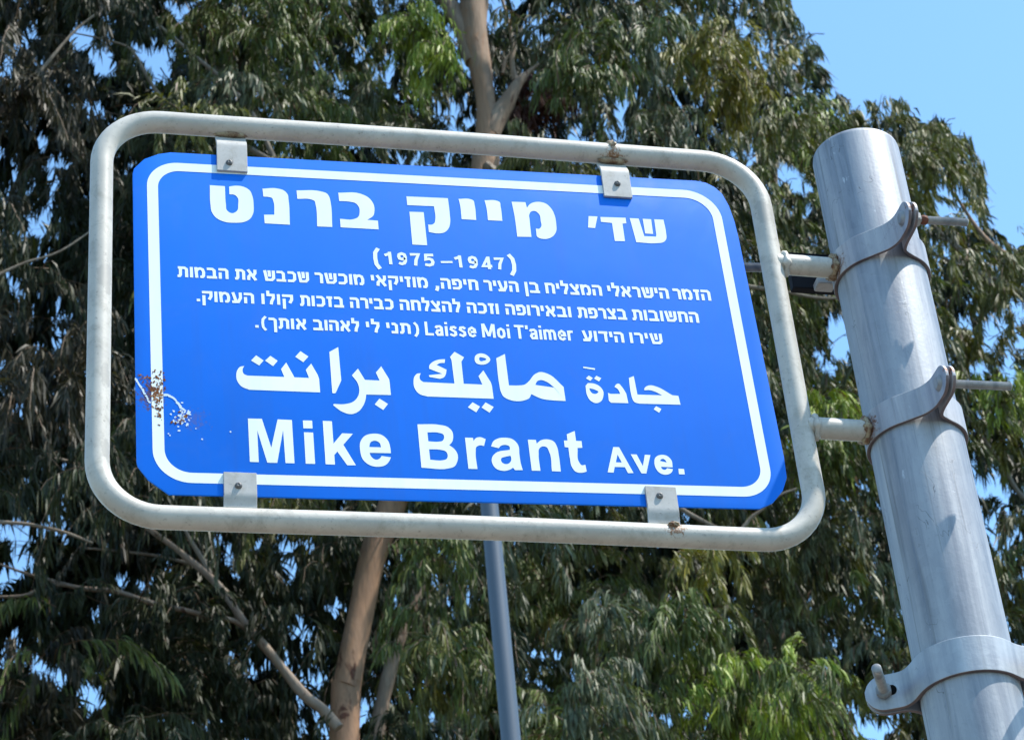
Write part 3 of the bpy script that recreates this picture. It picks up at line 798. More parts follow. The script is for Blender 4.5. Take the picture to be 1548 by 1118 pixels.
# bracket of another fitting on the back of the pole, just under the upper arm
rear = empty('rear_bracket', (PX, PY, SIGN_Z))
tag(rear, 'dark flat bracket with a thin rod, half hidden behind the sign\'s upper arm', 'bracket')
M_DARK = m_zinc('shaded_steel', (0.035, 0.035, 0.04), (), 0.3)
def box(name, x0, x1, y0, y1, z0, z1, mat, parent, bev=0.0008):
    bm = bmesh.new()
    vs = [bm.verts.new((x, y, z)) for z in (z0, z1) for x, y in ((x0, y0), (x1, y0), (x1, y1), (x0, y1))]
    for q in ((0, 3, 2, 1), (4, 5, 6, 7), (0, 1, 5, 4), (1, 2, 6, 5), (2, 3, 7, 6), (3, 0, 4, 7)): bm.faces.new([vs[i] for i in q])
    bmesh.ops.bevel(bm, geom=bm.edges[:], offset=bev, segments=2, affect='EDGES')
    return bm_obj(name, bm, [mat], parent)
def onY(px, py, Y):
    r = ray(px, py); p = CAM + r * ((Y - CAM.y) / r.y)
    return p - Vector((PX, PY, SIGN_Z))
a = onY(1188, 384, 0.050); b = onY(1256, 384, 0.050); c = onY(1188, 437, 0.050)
box('bracket_plate', a.x, b.x + 0.02, 0.046, 0.056, c.z, a.z, NT('shade_black').done((0.012, 0.012, 0.015), 0.8, 0, 0.2), rear)  # near-black colour stands in for the shade behind the arm
rod('rod', onY(1108, 404, 0.066), onY(1256, 405, 0.066), 0.0050, M_BOLT, rear)
a = onY(1233, 422, 0.036); b = onY(1262, 434, 0.036)
box('spacer', a.x, b.x, 0.030, 0.0455, b.z, a.z, M_TAB, rear)

# ------------------------------------------------------------------ far lamp pole
def atH(px, py, H):                    # point seen at pixel, H metres away measured along the ground
    r = ray(px, py)
    return CAM + r * (H / math.hypot(r.x, r.y))
M_FAR = NT('blue_grey_paint')
M_FAR = M_FAR.done(M_FAR.mix(M_FAR.noise(M_FAR.coord((1, 1, .1)), 20), (0.062, 0.078, 0.10), (0.092, 0.112, 0.14)), 0.42, 0.1)
fpos = atH(757, 950, 8.0)
ftop = atH(746, 640, 8.0)
far = empty('steel_pole', (fpos.x, fpos.y, 0))
tag(far, 'smooth blue grey steel pole standing behind the sign in front of the eucalyptus trunk', 'pole')
tube('pole_shaft', [(0, 0, 0.02), (0, 0, 3), (0, 0, 4.4), (0, 0, ftop.z)], [0.045, 0.041, 0.037, 0.034], M_FAR, far, 32)
hexnut('cap', (0, 0, ftop.z + 0.012), (0, 0, 1), 0.037, 0.026, M_FAR, far, 24, 0.3)
box('base_plate', -0.11, 0.11, -0.11, 0.11, 0.001, 0.019, M_FAR, far)

# ------------------------------------------------------------------ eucalyptus trees
def m_bark(name, pale, warm, peel, low_warm=True):
    t = NT(name)
    v = t.coord((1, 1, 0.28)); o = t.tc.outputs['Object']
    n1 = t.noise(v, 3.6, 6, 0.62, 0.8); n2 = t.noise(v, 8, 6, 0.65, 0.6); n3 = t.noise(t.coord((1, 1, .15)), 40, 4, 0.6)
    c = t.mix(t.ramp(n1, [(0.47, 0), (0.51, 1)]), pale, tuple(0.45 * a + 0.55 * b for a, b in zip(pale, warm)))
    sx = t.node('ShaderNodeSeparateXYZ'); t.l.new(o, sx.inputs[0])
    hgt = t.math('ADD', sx.outputs[2], t.math('MULTIPLY', n1, 2.5))
    c = t.mix(t.ramp(t.math('DIVIDE', hgt, 20.0), [(0.42, 0), (0.47, 0.75), (0.60, 0.75), (0.66, 0.1)]), c, tuple(x * 0.85 for x in warm)) if low_warm else c
    c = t.mix(t.ramp(n2, [(0.60, 0), (0.66, 1)]), c, peel)
    c = t.mix(t.math('MULTIPLY', t.ramp(n3, [(0.4, 0), (0.8, 1)]), 0.4), c, (0.10, 0.075, 0.06))
    t.bump(t.math('ADD', n2, t.math('MULTIPLY', n3, 0.4)), 0.6, 0.02)
    return t.done(c, 0.8, 0, 0.2)
M_BARK = m_bark('gum_bark', (0.31, 0.225, 0.165), (0.35, 0.195, 0.11), (0.080, 0.030, 0.018))
M_TWIGB = m_bark('branch_bark', (0.25, 0.21, 0.165), (0.19, 0.145, 0.105), (0.09, 0.06, 0.045), False)
M_LIMB = m_bark('limb_bark', (0.30, 0.235, 0.18), (0.22, 0.15, 0.105), (0.075, 0.03, 0.02), False)

def m_leaf():
    t = NT('gum_leaf')
    at_ = t.node('ShaderNodeAttribute'); at_.attribute_name = 'leaf_colour'
    c = at_.outputs['Color']
    t.done(c, 0.5, 0, 0.28)
    tr = t.node('ShaderNodeBsdfTranslucent')
    t.put(tr.inputs[0], t.mix(1.0, c, (1.5, 1.7, 0.6, 1), 'MULTIPLY'))
    mx = t.node('ShaderNodeMixShader'); mx.inputs[0].default_value = 0.16
    t.l.new(t.b.outputs[0], mx.inputs[1]); t.l.new(tr.outputs[0], mx.inputs[2])
    out = [n for n in t.n if n.type == 'OUTPUT_MATERIAL'][0]
    t.l.new(mx.outputs[0], out.inputs[0])
    return t.m
M_LEAF = m_leaf()
M_TWIG = NT('twig'); M_TWIG = M_TWIG.done((0.16, 0.11, 0.075), 0.8)

def project(P):
    q = P - np.array(CAM)
    r, f, u = q @ np.array(c_right), q @ np.array(c_fwd), q @ np.array(c_up)
    return 774 + FPX * r / f, 559 - FPX * u / f

SKY = np.array([(-900, -3000), (1150, -3000), (1188, -400), (1192, -30), (1200, 5), (1216, 42), (1243, 80), (1250, 128), (1262, 142), (1274, 128), (1292, 158), (1330, 142), (1400, 168), (1442, 205), (1470, 203), (1490, 245), (1496, 352), (1530, 338), (1620, 350), (2200, 330)], float)
# openings in the crowns where the sky comes through: x, y, half width, half height
GAPS = [(133, 55, 20, 32), (160, 28, 16, 12), (150, 95, 16, 22), (232, 88, 24, 26), (246, 118, 16, 18), (205, 70, 14, 22), (262, 28, 10, 14), (258, 8, 14, 12), (142, 160, 22, 14), (190, 158, 20, 12),
        (85, 240, 26, 16), (108, 245, 14, 14), (8, 105, 14, 22), (60, 205, 12, 16), (82, 282, 12, 20), (10, 230, 10, 14), (170, 190, 14, 16),
        (20, 800, 34, 26), (30, 850, 22, 30), (8, 870, 18, 30), (70, 790, 22, 16), (108, 812, 16, 14), (60, 1005, 28, 18), (92, 1028, 16, 12), (135, 915, 10, 14), (145, 1055, 20, 26), (182, 868, 14, 16), (222, 880, 18, 20), (160, 1015, 12, 14),
        (345, 818, 18, 12), (455, 940, 22, 16), (500, 912, 22, 16), (475, 958, 18, 14), (445, 822, 28, 8), (440, 865, 12, 10), (288, 1082, 16, 10), (315, 1098, 8, 16), (480, 1020, 14, 14),
        (703, 888, 8, 8), (720, 895, 8, 8), (808, 982, 12, 8), (840, 985, 12, 8), (990, 1080, 16, 12), (1025, 1076, 10, 10), (905, 1092, 8, 10), (550, 1075, 8, 16), (560, 1010, 8, 10),
        (1130, 236, 12, 16), (1047, 268, 14, 8), (1195, 268, 22, 18), (1215, 290, 14, 12), (1050, 36, 12, 14), (1118, 30, 10, 10), (1148, 65, 8, 8),
        (1268, 508, 24, 40), (1250, 555, 16, 14), (1236, 530, 10, 16), (1500, 512, 14, 26), (1480, 560, 18, 12), (1545, 470, 12, 16), (1525, 560, 12, 20), (1490, 738, 18, 20), (1470, 700, 10, 12), (1150, 690, 8, 12),
        (1212, 750, 12, 10), (1545, 865, 10, 22), (1320, 1100, 34, 20), (1290, 1070, 12, 12), (1505, 832, 8, 10), (1530, 900, 8, 14), (55, 345, 14, 18), (25, 430, 12, 20), (80, 520, 12, 16), (30, 620, 14, 16), (95, 700, 12, 14)]
GA = np.array(GAPS, float)
_ph = rng.random((6, 2)) * 6.28
def allowed(px, py, jit, dist):
    """True where foliage grows"""
    wob = 7 * np.sin(px / 17 + _ph[0, 0]) + 6 * np.sin(py / 13 + _ph[0, 1]) + 8 * np.sin((px + py) / 41 + _ph[1, 0])
    top = np.interp(px, SKY[:, 0], SKY[:, 1])
    ok = py > top + wob * 0.7 + jit * 10
    tw = np.interp(py, [-200, 0, 60, 100, 190, 250, 760, 820, 920, 1032, 1118], [748, 714, 716, 727, 738, 733, 592, 569, 547, 526, 520])
    half = np.where(py < 300, 27, 30)
    front = dist < 18.6                # nothing hangs in front of the big trunk
    ok &= ~(front & (px > tw - half - 30 * np.clip((100 - py) / 100, 0, 1.6)) & (px < tw + half) & ((py < 260) | (py > 750)) & (jit < 0.93))
    for gx, gy, gw, gh in GA:
        d = ((px + wob * .6 - gx) / (gw * 1.15)) ** 2 + ((py + wob * .4 - gy) / (gh * 1.15)) ** 2
        ok &= d > 0.55 + 0.7 * jit
    return ok

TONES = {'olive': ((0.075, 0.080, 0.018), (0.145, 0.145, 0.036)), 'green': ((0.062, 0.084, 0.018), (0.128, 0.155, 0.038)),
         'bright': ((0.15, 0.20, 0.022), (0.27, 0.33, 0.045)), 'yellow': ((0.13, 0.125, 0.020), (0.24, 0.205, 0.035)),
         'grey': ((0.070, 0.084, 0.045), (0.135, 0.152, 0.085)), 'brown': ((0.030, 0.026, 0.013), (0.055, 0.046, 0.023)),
         'dark': ((0.020, 0.026, 0.009), (0.042, 0.050, 0.018)), 'bark': ((0.045, 0.014, 0.008), (0.10, 0.035, 0.022))}  # 'dark': leaf colour lowered to carry the crowns' shade
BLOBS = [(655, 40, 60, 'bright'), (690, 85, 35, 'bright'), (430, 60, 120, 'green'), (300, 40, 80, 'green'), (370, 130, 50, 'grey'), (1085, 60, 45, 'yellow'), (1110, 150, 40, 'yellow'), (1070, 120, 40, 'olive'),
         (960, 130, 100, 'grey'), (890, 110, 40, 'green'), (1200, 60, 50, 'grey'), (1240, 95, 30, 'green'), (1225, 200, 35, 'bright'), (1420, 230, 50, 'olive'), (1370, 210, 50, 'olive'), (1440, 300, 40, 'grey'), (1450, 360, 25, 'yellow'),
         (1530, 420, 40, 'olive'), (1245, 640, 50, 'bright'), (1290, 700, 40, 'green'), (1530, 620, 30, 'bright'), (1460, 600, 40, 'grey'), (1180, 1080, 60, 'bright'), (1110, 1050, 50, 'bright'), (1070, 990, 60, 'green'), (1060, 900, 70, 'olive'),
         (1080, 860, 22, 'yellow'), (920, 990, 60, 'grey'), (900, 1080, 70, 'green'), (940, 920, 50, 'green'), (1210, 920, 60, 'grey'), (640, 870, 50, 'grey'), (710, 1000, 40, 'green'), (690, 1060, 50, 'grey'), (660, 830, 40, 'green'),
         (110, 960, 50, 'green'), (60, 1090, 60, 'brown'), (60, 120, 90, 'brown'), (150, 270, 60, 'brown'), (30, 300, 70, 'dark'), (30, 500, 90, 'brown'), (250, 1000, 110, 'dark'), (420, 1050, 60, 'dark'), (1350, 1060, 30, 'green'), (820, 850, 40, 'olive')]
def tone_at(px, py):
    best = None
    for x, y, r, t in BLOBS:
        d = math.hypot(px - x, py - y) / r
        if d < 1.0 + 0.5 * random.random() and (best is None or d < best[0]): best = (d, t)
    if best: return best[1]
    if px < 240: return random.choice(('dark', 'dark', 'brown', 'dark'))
    if py > 760 and px < 600: return 'dark'  # shaded lower left, put into the leaf tone
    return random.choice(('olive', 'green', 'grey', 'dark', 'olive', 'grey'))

def leaf_mesh(P, D, L, W, Cc):
    n = len(P)
    side = rng.normal(size=(n, 3)); side -= D * (side * D).sum(1, keepdims=True); side /= np.linalg.norm(side, axis=1, keepdims=True) + 1e-9
    down = np.array([0, 0, -1.0])
    D2 = D * 0.55 + down * 0.55 + rng.normal(size=(n, 3)) * 0.12; D2 /= np.linalg.norm(D2, axis=1, keepdims=True)
    L = L[:, None]; W = W[:, None]
    a = P + D * L * 0.33; b = a + D2 * L * 0.37; c = b + (D2 + down * .25) * L * 0.28
    V = np.stack([P, a + side * W * .5, a - side * W * .5, b + side * W * .40, b - side * W * .40, c], 1).reshape(-1, 3)
    base = (np.arange(n) * 6)[:, None]
    loops = np.concatenate([base + np.array([0, 1, 2]), base + np.array([1, 3, 4, 2]), base + np.array([3, 5, 4])], 1).reshape(-1)
    totals = np.tile([3, 4, 3], n)
    cols = np.repeat(np.concatenate([Cc, np.ones((n, 1))], 1), 6, 0)
    return V, loops, totals, cols

def twig_mesh(path, r0):
    """three sided twig"""
    n = len(path)
    k = np.arange(3) * 2 * np.pi / 3
    off = np.stack([np.cos(k), np.sin(k), np.zeros(3)], 1)
    rad = r0 * (1 - 0.7 * np.linspace(0, 1, n))
    V = (path[:, None, :] + off[None] * rad[:, None, None]).reshape(-1, 3)
    F = []
    for i in range(n - 1):
        for j in range(3):
            F.append((i * 3 + j, i * 3 + (j + 1) % 3, (i + 1) * 3 + (j + 1) % 3, (i + 1) * 3 + j))
    return V, np.array(F).reshape(-1), len(F)

LEAVES = 0
def clump(parent, c, size, tone, origin, mask=True, dens=1.0, leafk=1.0, leaves=1.0):
    """one hanging spray of foliage: arching twigs with drooping narrow leaves"""
    global LEAVES
    c = np.array(c); nt = max(3, int(rng.integers(8, 12) * dens))
    lo, hi = (np.array(x) for x in TONES[tone])
    pale = rng.random() * 0.35
    Ps, Ds, Ls, Ws, Cs, tw = [], [], [], [], [], []
    for k in range(nt):
        az = 2 * PI * (k + rng.random()) / nt
        reach = size * (0.45 + 0.75 * rng.random()); rise = size * (0.15 + 0.55 * rng.random()); drop = size * (0.5 + 1.0 * rng.random())
        s0 = c + rng.normal(size=3) * size * 0.22
        t = np.linspace(0, 1, 9)[:, None]
        hor = np.array([math.cos(az), math.sin(az), 0])
        path = s0 + hor * reach * (t ** 0.85) + np.array([0, 0, 1.0]) * (rise * t - drop * t ** 2.4) + np.cumsum(rng.normal(size=(9, 3)) * size * 0.02, 0)
        tan = np.gradient(path, axis=0); tan /= np.linalg.norm(tan, axis=1, keepdims=True)
        nl = int((59 + 32 * rng.random()) * leaves)
        u = np.clip(rng.random(nl) ** 0.75, 0, 1) * 8; i = np.minimum(u.astype(int), 7); fr_ = (u - i)[:, None]
        p = path[i] * (1 - fr_) + path[i + 1] * fr_
        lean = rng.normal(size=3) * 0.35
        d = tan[i] * 0.55 + lean + rng.normal(size=(nl, 3)) * 0.30 + np.array([0, 0, -0.85])
        d /= np.linalg.norm(d, axis=1, keepdims=True)
        p = p + rng.normal(size=(nl, 3)) * 0.012
        px, py = project(p + d * 0.08)
        if mask:
            ok = allowed(px, py, rng.random(nl), np.linalg.norm(p - np.array(CAM), axis=1) - 2.5 * (py < 300))
            if ok.sum() < 3: continue
            p, d = p[ok], d[ok]
            path_ok = ok.mean() > 0.75
        else: path_ok = True
        n = len(p)
        Ps.append(p); Ds.append(d)
        lk = 0.75 + 0.6 * rng.random()
        Ls.append((0.075 + 0.075 * rng.random(n)) * leafk * lk); Ws.append((0.0095 + 0.008 * rng.random(n)) * leafk)
        f = rng.random((n, 1)) ** 1.3
        cc = lo + (hi - lo) * f
        cc = cc * (1 + 0.30 * (rng.random((1, 1)) - 0.5))
        odd = rng.random(n)
        if tone not in ('dark', 'brown', 'bark'): cc[odd > 0.975] = (0.11, 0.06, 0.03)
        if tone not in ('dark', 'brown', 'bark'): cc[odd < 0.03 + pale * 0.15] = (0.12, 0.13, 0.08)
        Cs.append(cc)
        if path_ok: tw.append(path)
    if not Ps: return None
    V, loops, totals, cols = leaf_mesh(np.concatenate(Ps) - origin, np.concatenate(Ds), np.concatenate(Ls), np.concatenate(Ws), np.concatenate(Cs))
    LEAVES += len(V) // 6
    nleaf = len(totals); allV, allL, allT = [V], [loops], [totals]; off = len(V)
    for pth in tw:
        v, l, nf = twig_mesh(pth - origin, 0.005 + 0.004 * size)
        allV.append(v); allL.append(l + off); allT.append(np.full(nf, 4)); off += len(v)
    V = np.concatenate(allV); L_ = np.concatenate(allL); T_ = np.concatenate(allT)
    me = bpy.data.meshes.new('leaf_spray')
    me.vertices.add(len(V)); me.vertices.foreach_set('co', V.astype(np.float32).ravel())
    me.loops.add(len(L_)); me.loops.foreach_set('vertex_index', L_.astype(np.int32))
    me.polygons.add(len(T_)); st = np.concatenate([[0], np.cumsum(T_)[:-1]])
    me.polygons.foreach_set('loop_start', st.astype(np.int32))
    mi = np.zeros(len(T_), np.int32); mi[nleaf:] = 1
    me.polygons.foreach_set('material_index', mi)
    at_ = me.attributes.new('leaf_colour', 'FLOAT_COLOR', 'POINT')
    full = np.ones((len(V), 4), np.float32); full[:len(cols)] = cols
    at_.data.foreach_set('color', full.ravel())
    me.update(calc_edges=True)
    o = link_mesh('leaf_spray', me, parent, (M_LEAF, M_TWIG))
    o['kind'] = 'stuff'
    return o

def limb(name, pts, parent, mat, sides=14, lumps=0.10, n=6):
    """pts: world points + radius; smooth, slightly lumpy limb"""
    base = np.array(parent.location)
    sp = spline([(*(np.array(p) - base), r) for p, r in pts], n)
    rg = np.random.default_rng(len(sp) * 7 + len(pts)); ph = rg.random(4) * 6
    lump = lambda i, k: lumps * (math.sin(i * 0.55 + ph[0] + k * 0.9) * 0.5 + math.sin(i * 0.23 + ph[1] - k * 0.45) * 0.6)
    return tube(name, [q[:3] for q in sp], [max(0.002, q[3]) for q in sp], mat, parent, sides, lump=lump)
def L(H, *pp):
    """pixel track -> world limb points; width in pixels -> radius"""
    out = []
    for q in pp:
        h = q[3] if len(q) > 3 else H
        P = atH(q[0], q[1], h); d = (P - CAM).length
        out.append((P, 0.5 * q[2] * d / FPX))
    return out

# main eucalyptus
g = atH(505, 1118, 14.6)
mainT = empty('eucalyptus_tree', (g.x - 0.35, g.y, 0)); mo = np.array(mainT.location)
tag(mainT, 'large eucalyptus behind the sign with a pale forking trunk and peeling reddish bark', 'tree', 'eucalyptus trees behind the sign')
H0 = 14.6
below = [(Vector((g.x - 0.35, g.y, 0.0)), 0.30), (Vector((g.x - 0.38, g.y, 2.2)), 0.19), (Vector((g.x - 0.25, g.y, 5.2)), 0.135)]
limb('trunk', below + L(H0, (520, 1118, 45), (526, 1032, 43), (547, 920, 39), (569, 824, 41), (600, 740, 41), (645, 600, 41), (690, 440, 41), (722, 320, 41), (733, 250, 42), (736, 200, 36), (735, 155, 30), (727, 103, 33), (716, 52, 40), (716, 0, 42), (724, -90, 36), (748, -220, 28), (790, -420, 16), (800, -620, 6)), mainT, M_BARK, 20, 0.07)
limb('branch', L(H0, (716, 95, 26), (700, 50, 26), (682, 12, 25), (664, -30, 22), (630, -140, 18), (560, -300, 12), (520, -480, 5)), mainT, M_LIMB, 14)
limb('branch', L(H0, (738, 205, 34), (752, 178, 30), (768, 152, 25), (784, 126, 16), (800, 108, 7), (815, 96, 3)), mainT, M_LIMB)
limb('branch', L(H0, (779, 122, 11), (774, 96, 8), (776, 70, 6), (768, 30, 5), (750, -30, 4)), mainT, M_LIMB)
limb('branch', L(H0, (760, 112, 5), (764, 92, 5), (775, 75, 4), (790, 40, 3)), mainT, M_LIMB)
limb('branch', L(H0 + .6, (548, 1200, 30), (566, 1118, 26), (580, 1050, 22), (592, 1005, 20), (612, 950, 16), (650, 860, 10)), mainT, M_LIMB)
limb('branch', L(H0, (622, 1150, 10), (633, 1100, 8), (646, 1035, 9), (651, 985, 7), (664, 940, 6), (680, 880, 3)), mainT, M_LIMB)
limb('branch', L(H0 - .2, (512, 1100, 16), (487, 1072, 17), (460, 1050, 16), (428, 1010, 14), (400, 976, 14), (369, 942, 14), (348, 907, 13), (317, 871, 12), (287, 846, 10), (257, 822, 9), (224, 798, 8), (170, 750, 6), (110, 700, 4), (60, 690, 3)), mainT, M_LIMB)
limb('branch', L(H0 - .2, (372, 948, 9), (350, 937, 8), (314, 931, 9), (272, 920, 8), (227, 910, 8), (175, 893, 7), (124, 889, 7), (76, 877, 6), (30, 863, 4), (-20, 845, 3)), mainT, M_LIMB)
limb('branch', L(H0 - .2, (124, 889, 4), (76, 883, 5), (39, 899, 5), (-10, 902, 4)), mainT, M_TWIGB, 8)
limb('branch', L(H0, (283, 850, 6), (240, 840, 4), (163, 831, 4), (120, 828, 3)), mainT, M_TWIGB, 8)
limb('branch', L(H0 - .2, (318, 868, 9), (306, 845, 8), (290, 820, 7), (280, 800, 5)), mainT, M_TWIGB, 8)
limb('branch', L(H0 - .4, (690, 440, 18), (560, 330, 14), (420, 250, 10), (336, 200, 8), (277, 170, 7), (238, 140, 6), (207, 88, 5), (191, 70, 4), (150, 58, 3), (111, 50, 2)), mainT, M_TWIGB, 10)
limb('branch', L(H0 - .6, (420, 250, 8), (380, 170, 7), (336, 120, 6), (292, 83, 5), (255, 50, 4), (220, 27, 6), (170, 8, 5), (120, -12, 4)), mainT, M_TWIGB, 10)
limb('branch', L(H0 - .4, (735, 250, 16), (830, 330, 14), (950, 380, 12), (1060, 420, 9), (1180, 440, 6), (1256, 451, 4), (1330, 440, 3)), mainT, M_TWIGB, 10)
#limb('branch', L(H0 - .3, (760, 160, 12), (850, 190, 9), (940, 205, 7), (1030, 200, 6), (1062, 180, 4), (1090, 150, 3)), mainT, M_TWIGB, 10)
limb('branch', L(H0, (690, 440, 16), (800, 560, 14), (930, 700, 10), (1090, 800, 6), (1140, 778, 5), (1175, 750, 4), (1205, 738, 3)), mainT, M_TWIGB, 10)

# left eucalyptus, its trunk just outside the frame
gl = atH(-170, 1118, 12.2)
leftT = empty('eucalyptus_tree', (gl.x, gl.y, 0)); lo_ = np.array(leftT.location)
tag(leftT, 'darker brownish eucalyptus foliage filling the left edge behind the sign frame', 'tree', 'eucalyptus trees behind the sign')
limb('trunk', [(Vector((gl.x, gl.y, 0)), 0.26), (Vector((gl.x, gl.y, 4)), 0.17)] + L(12.2, (-160, 1118, 42), (-140, 700, 36), (-90, 300, 30), (-60, -50, 22), (-40, -400, 12), (-20, -700, 5)), leftT, M_BARK, 16)
limb('branch', L(12.2, (-120, 520, 12), (-40, 440, 7), (30, 400, 4), (90, 380, 3), (150, 340, 2)), leftT, M_TWIGB, 8)
limb('branch', L(12.2, (-90, 280, 14), (-20, 190, 10), (50, 120, 7), (110, 50, 4), (160, 10, 3)), leftT, M_TWIGB, 8)
limb('branch', L(12.2, (-150, 900, 14), (-60, 800, 9), (20, 790, 6), (90, 802, 5), (140, 820, 3)), leftT, M_TWIGB, 8)

# slender tree beyond, right of the middle
gc = atH(1185, 1118, 19.0)
coneT = empty('eucalyptus_tree', (gc.x, gc.y, 0)); co_ = np.array(coneT.location)
tag(coneT, 'tall narrow dark green tree between the sign frame and the open sky at upper right', 'tree', 'eucalyptus trees behind the sign')
limb('trunk', [(Vector((gc.x, gc.y, 0)), 0.28), (Vector((gc.x, gc.y, 5)), 0.2)] + L(19, (1180, 1118, 28), (1178, 700, 20), (1172, 300, 9), (1165, 40, 6), (1158, -160, 4), (1155, -330, 3)), coneT, M_TWIGB, 16)

# tree on the right, behind the pole
gr = atH(1560, 1118, 17.0)
rightT = empty('eucalyptus_tree', (gr.x, gr.y, 0)); ro_ = np.array(rightT.location)
tag(rightT, 'olive coloured eucalyptus crown behind the thick galvanised post, against the sky', 'tree', 'eucalyptus trees behind the sign')
limb('trunk', [(Vector((gr.x, gr.y, 0)), 0.3), (Vector((gr.x, gr.y, 5)), 0.2)] + L(17, (1680, 1150, 36), (1690, 800, 28), (1660, 560, 20), (1600, 430, 12), (1500, 370, 7), (1440, 290, 4)), rightT, M_BARK, 16)
limb('branch', L(17, (1650, 540, 10), (1540, 440, 7), (1462, 406, 6), (1401, 380, 4), (1350, 372, 3)), rightT, M_TWIGB, 8)
limb('branch', L(17, (1500, 430, 8), (1447, 371, 5), (1400, 352, 4), (1330, 300, 3)), rightT, M_TWIGB, 8)
limb('branch', L(17, (1690, 800, 12), (1560, 762, 8), (1515, 700, 6), (1500, 680, 5), (1440, 600, 3)), rightT, M_TWIGB, 8)
limb('branch', L(17, (1500, 430, 7), (1400, 330, 5), (1300, 240, 4), (1262, 205, 3), (1285, 150, 2)), rightT, M_TWIGB, 8)

TREES = {'main': (mainT, mo), 'left': (leftT, lo_), 'cone': (coneT, co_), 'right': (rightT, ro_)}
def field(tree, H, x0, x1, y0, y1, step, size, dens=1.0, keep=None, tone=None, leafk=1.0, jitter=0.9, leaves=1.0, skip=0.0):
    T, org = TREES[tree]
    for yy in np.arange(y0, y1, step * 0.9):
        for xx in np.arange(x0, x1, step):
            px = xx + (random.random() - .5) * step * jitter + (step / 2 if int(yy / step) % 2 else 0); py = yy + (random.random() - .5) * step * jitter
            if px > -60 and px < 1600 and py > -60 and py < 1180:
                if py < np.interp(px, SKY[:, 0], SKY[:, 1]) - 10: continue
            elif py < np.interp(px, SKY[:, 0], SKY[:, 1]): continue
            # wholly hidden behind the opaque plate: thin out
            if 330 < px < 1030 and 350 < py < 640 and random.random() < 0.93: continue
            if keep and not keep(px, py): continue
            if skip and math.sin(px / 83.0 + 1.3 * math.sin(py / 71.0)) * math.sin(py / 97.0 + px / 190.0 + 0.8) < skip - 0.5 + 0.3 * random.random(): continue
            P = atH(px, py, H + (random.random() - .5) * 1.1)
            clump(T, P, size * (0.8 + 0.45 * random.random()), tone or tone_at(px, py), org, dens=dens, leafk=leafk, leaves=leaves)
trunk_x = lambda py: float(np.interp(py, [-200, 0, 100, 190, 250, 760, 820, 920, 1032, 1118], [748, 716, 727, 738, 733, 592, 569, 547, 526, 520]))
def clear_trunk(px, py):
    if 250 < py < 760: return True
    dx = px - trunk_x(py)
    return not (-78 < dx < (75 if py > 300 else 110))
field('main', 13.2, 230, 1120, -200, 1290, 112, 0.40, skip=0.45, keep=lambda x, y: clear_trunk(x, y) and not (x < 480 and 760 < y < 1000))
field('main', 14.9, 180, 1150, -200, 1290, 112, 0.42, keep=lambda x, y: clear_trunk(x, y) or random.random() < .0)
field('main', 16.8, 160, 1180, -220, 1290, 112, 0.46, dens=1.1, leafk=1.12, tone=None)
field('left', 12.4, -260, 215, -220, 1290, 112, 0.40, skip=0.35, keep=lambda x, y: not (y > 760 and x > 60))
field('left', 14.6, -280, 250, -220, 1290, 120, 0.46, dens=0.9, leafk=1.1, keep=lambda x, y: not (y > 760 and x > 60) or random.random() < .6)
field('main', 18.6, 120, 1200, -220, 1290, 100, 0.55, dens=1.2, leafk=1.95, tone='dark')  # deep layer: inner crown shade painted through the dark leaf tone
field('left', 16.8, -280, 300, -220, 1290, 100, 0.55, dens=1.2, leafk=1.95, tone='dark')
field('cone', 17.6, 1120, 1262, -240, 1000, 92, 0.42)
field('cone', 19.4, 1100, 1262, -240, 1100, 92, 0.50, leafk=1.1)
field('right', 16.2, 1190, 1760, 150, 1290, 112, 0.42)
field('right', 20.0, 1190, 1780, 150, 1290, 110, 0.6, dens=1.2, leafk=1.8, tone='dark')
field('right', 18.2, 1190, 1780, 150, 1290, 112, 0.52, dens=1.1, leafk=1.12)
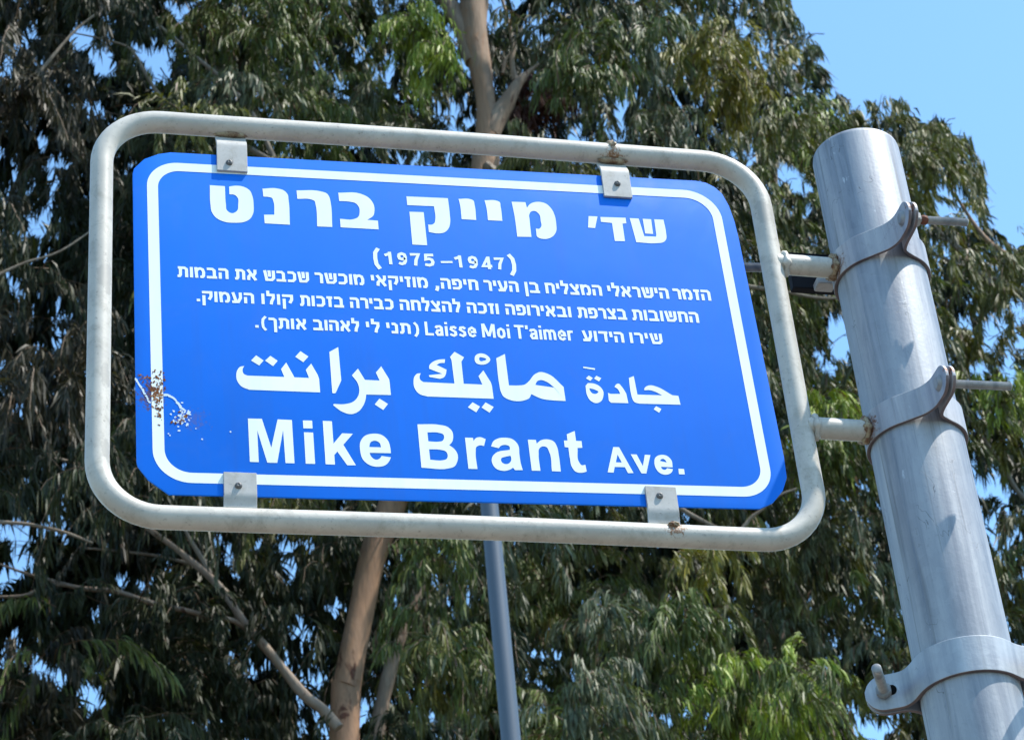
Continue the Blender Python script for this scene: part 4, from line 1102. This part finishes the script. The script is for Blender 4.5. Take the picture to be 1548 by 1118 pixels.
# coarse crown sprays, added unseen above the frame to shade what hangs below
field('main', 13.4, 60, 860, -1150, -230, 190, 0.95, dens=0.8, leafk=3.0, leaves=0.42, tone='olive')
field('main', 16.0, 60, 940, -1150, -230, 200, 1.0, dens=0.8, leafk=3.0, leaves=0.42, tone='olive')
field('main', 14.6, 60, 640, -1150, -240, 190, 0.95, dens=0.9, leafk=3.2, leaves=1.0, tone='olive')
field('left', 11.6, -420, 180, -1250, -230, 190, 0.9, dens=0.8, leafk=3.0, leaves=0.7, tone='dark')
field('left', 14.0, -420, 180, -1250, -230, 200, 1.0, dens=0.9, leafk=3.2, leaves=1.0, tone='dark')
# sunny outer sprays of fresh leaves
for x, y, r, tn, Hh, nn in ((1180, 1085, 60, 'bright', 12.6, 4), (1110, 1070, 50, 'bright', 12.6, 3), (1215, 1035, 30, 'bright', 12.2, 2), (1060, 990, 60, 'green', 12.4, 3), (1000, 960, 30, 'green', 12.4, 1), (1250, 650, 30, 'bright', 15.2, 3), (1290, 690, 25, 'green', 15.2, 2),
                       (1533, 620, 25, 'bright', 15.2, 2), (1075, 862, 18, 'yellow', 12.6, 1), (930, 960, 40, 'grey', 12.5, 2), (900, 1085, 50, 'grey', 12.3, 3), (630, 40, 26, 'bright', 12.8, 3), (655, 85, 16, 'bright', 12.8, 2), (1090, 60, 30, 'yellow', 12.8, 2), (1118, 140, 26, 'yellow', 12.8, 3),
                       (430, 70, 90, 'green', 12.6, 5), (330, 60, 50, 'green', 12.6, 3), (900, 120, 50, 'green', 12.6, 3), (980, 60, 60, 'green', 12.6, 3), (1225, 205, 16, 'bright', 16.0, 2), (650, 850, 30, 'green', 12.8, 2), (710, 1010, 30, 'green', 12.8, 2), (1425, 240, 30, 'olive', 15.4, 3), (1530, 430, 24, 'olive', 15.2, 2)):
    for k in range(nn):
        tn_ = 'green' if tn == 'bright' and random.random() < 0.35 else tn
        tr, og = (mainT, mo) if Hh < 14 else (rightT, ro_)
        qx, qy = x + rng.normal() * r * .5, y + rng.normal() * r * .5 - 18
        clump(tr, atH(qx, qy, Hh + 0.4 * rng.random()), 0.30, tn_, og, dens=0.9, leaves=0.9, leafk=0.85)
# torn reddish bark hanging in the fork
for bx, by in ((806, 118), (835, 122), (850, 150), (818, 160), (790, 172)):
    clump(mainT, atH(bx, by, H0 + 0.25), 0.15, 'bark', mo, dens=0.7, leaves=0.7)
print('leaves', LEAVES)
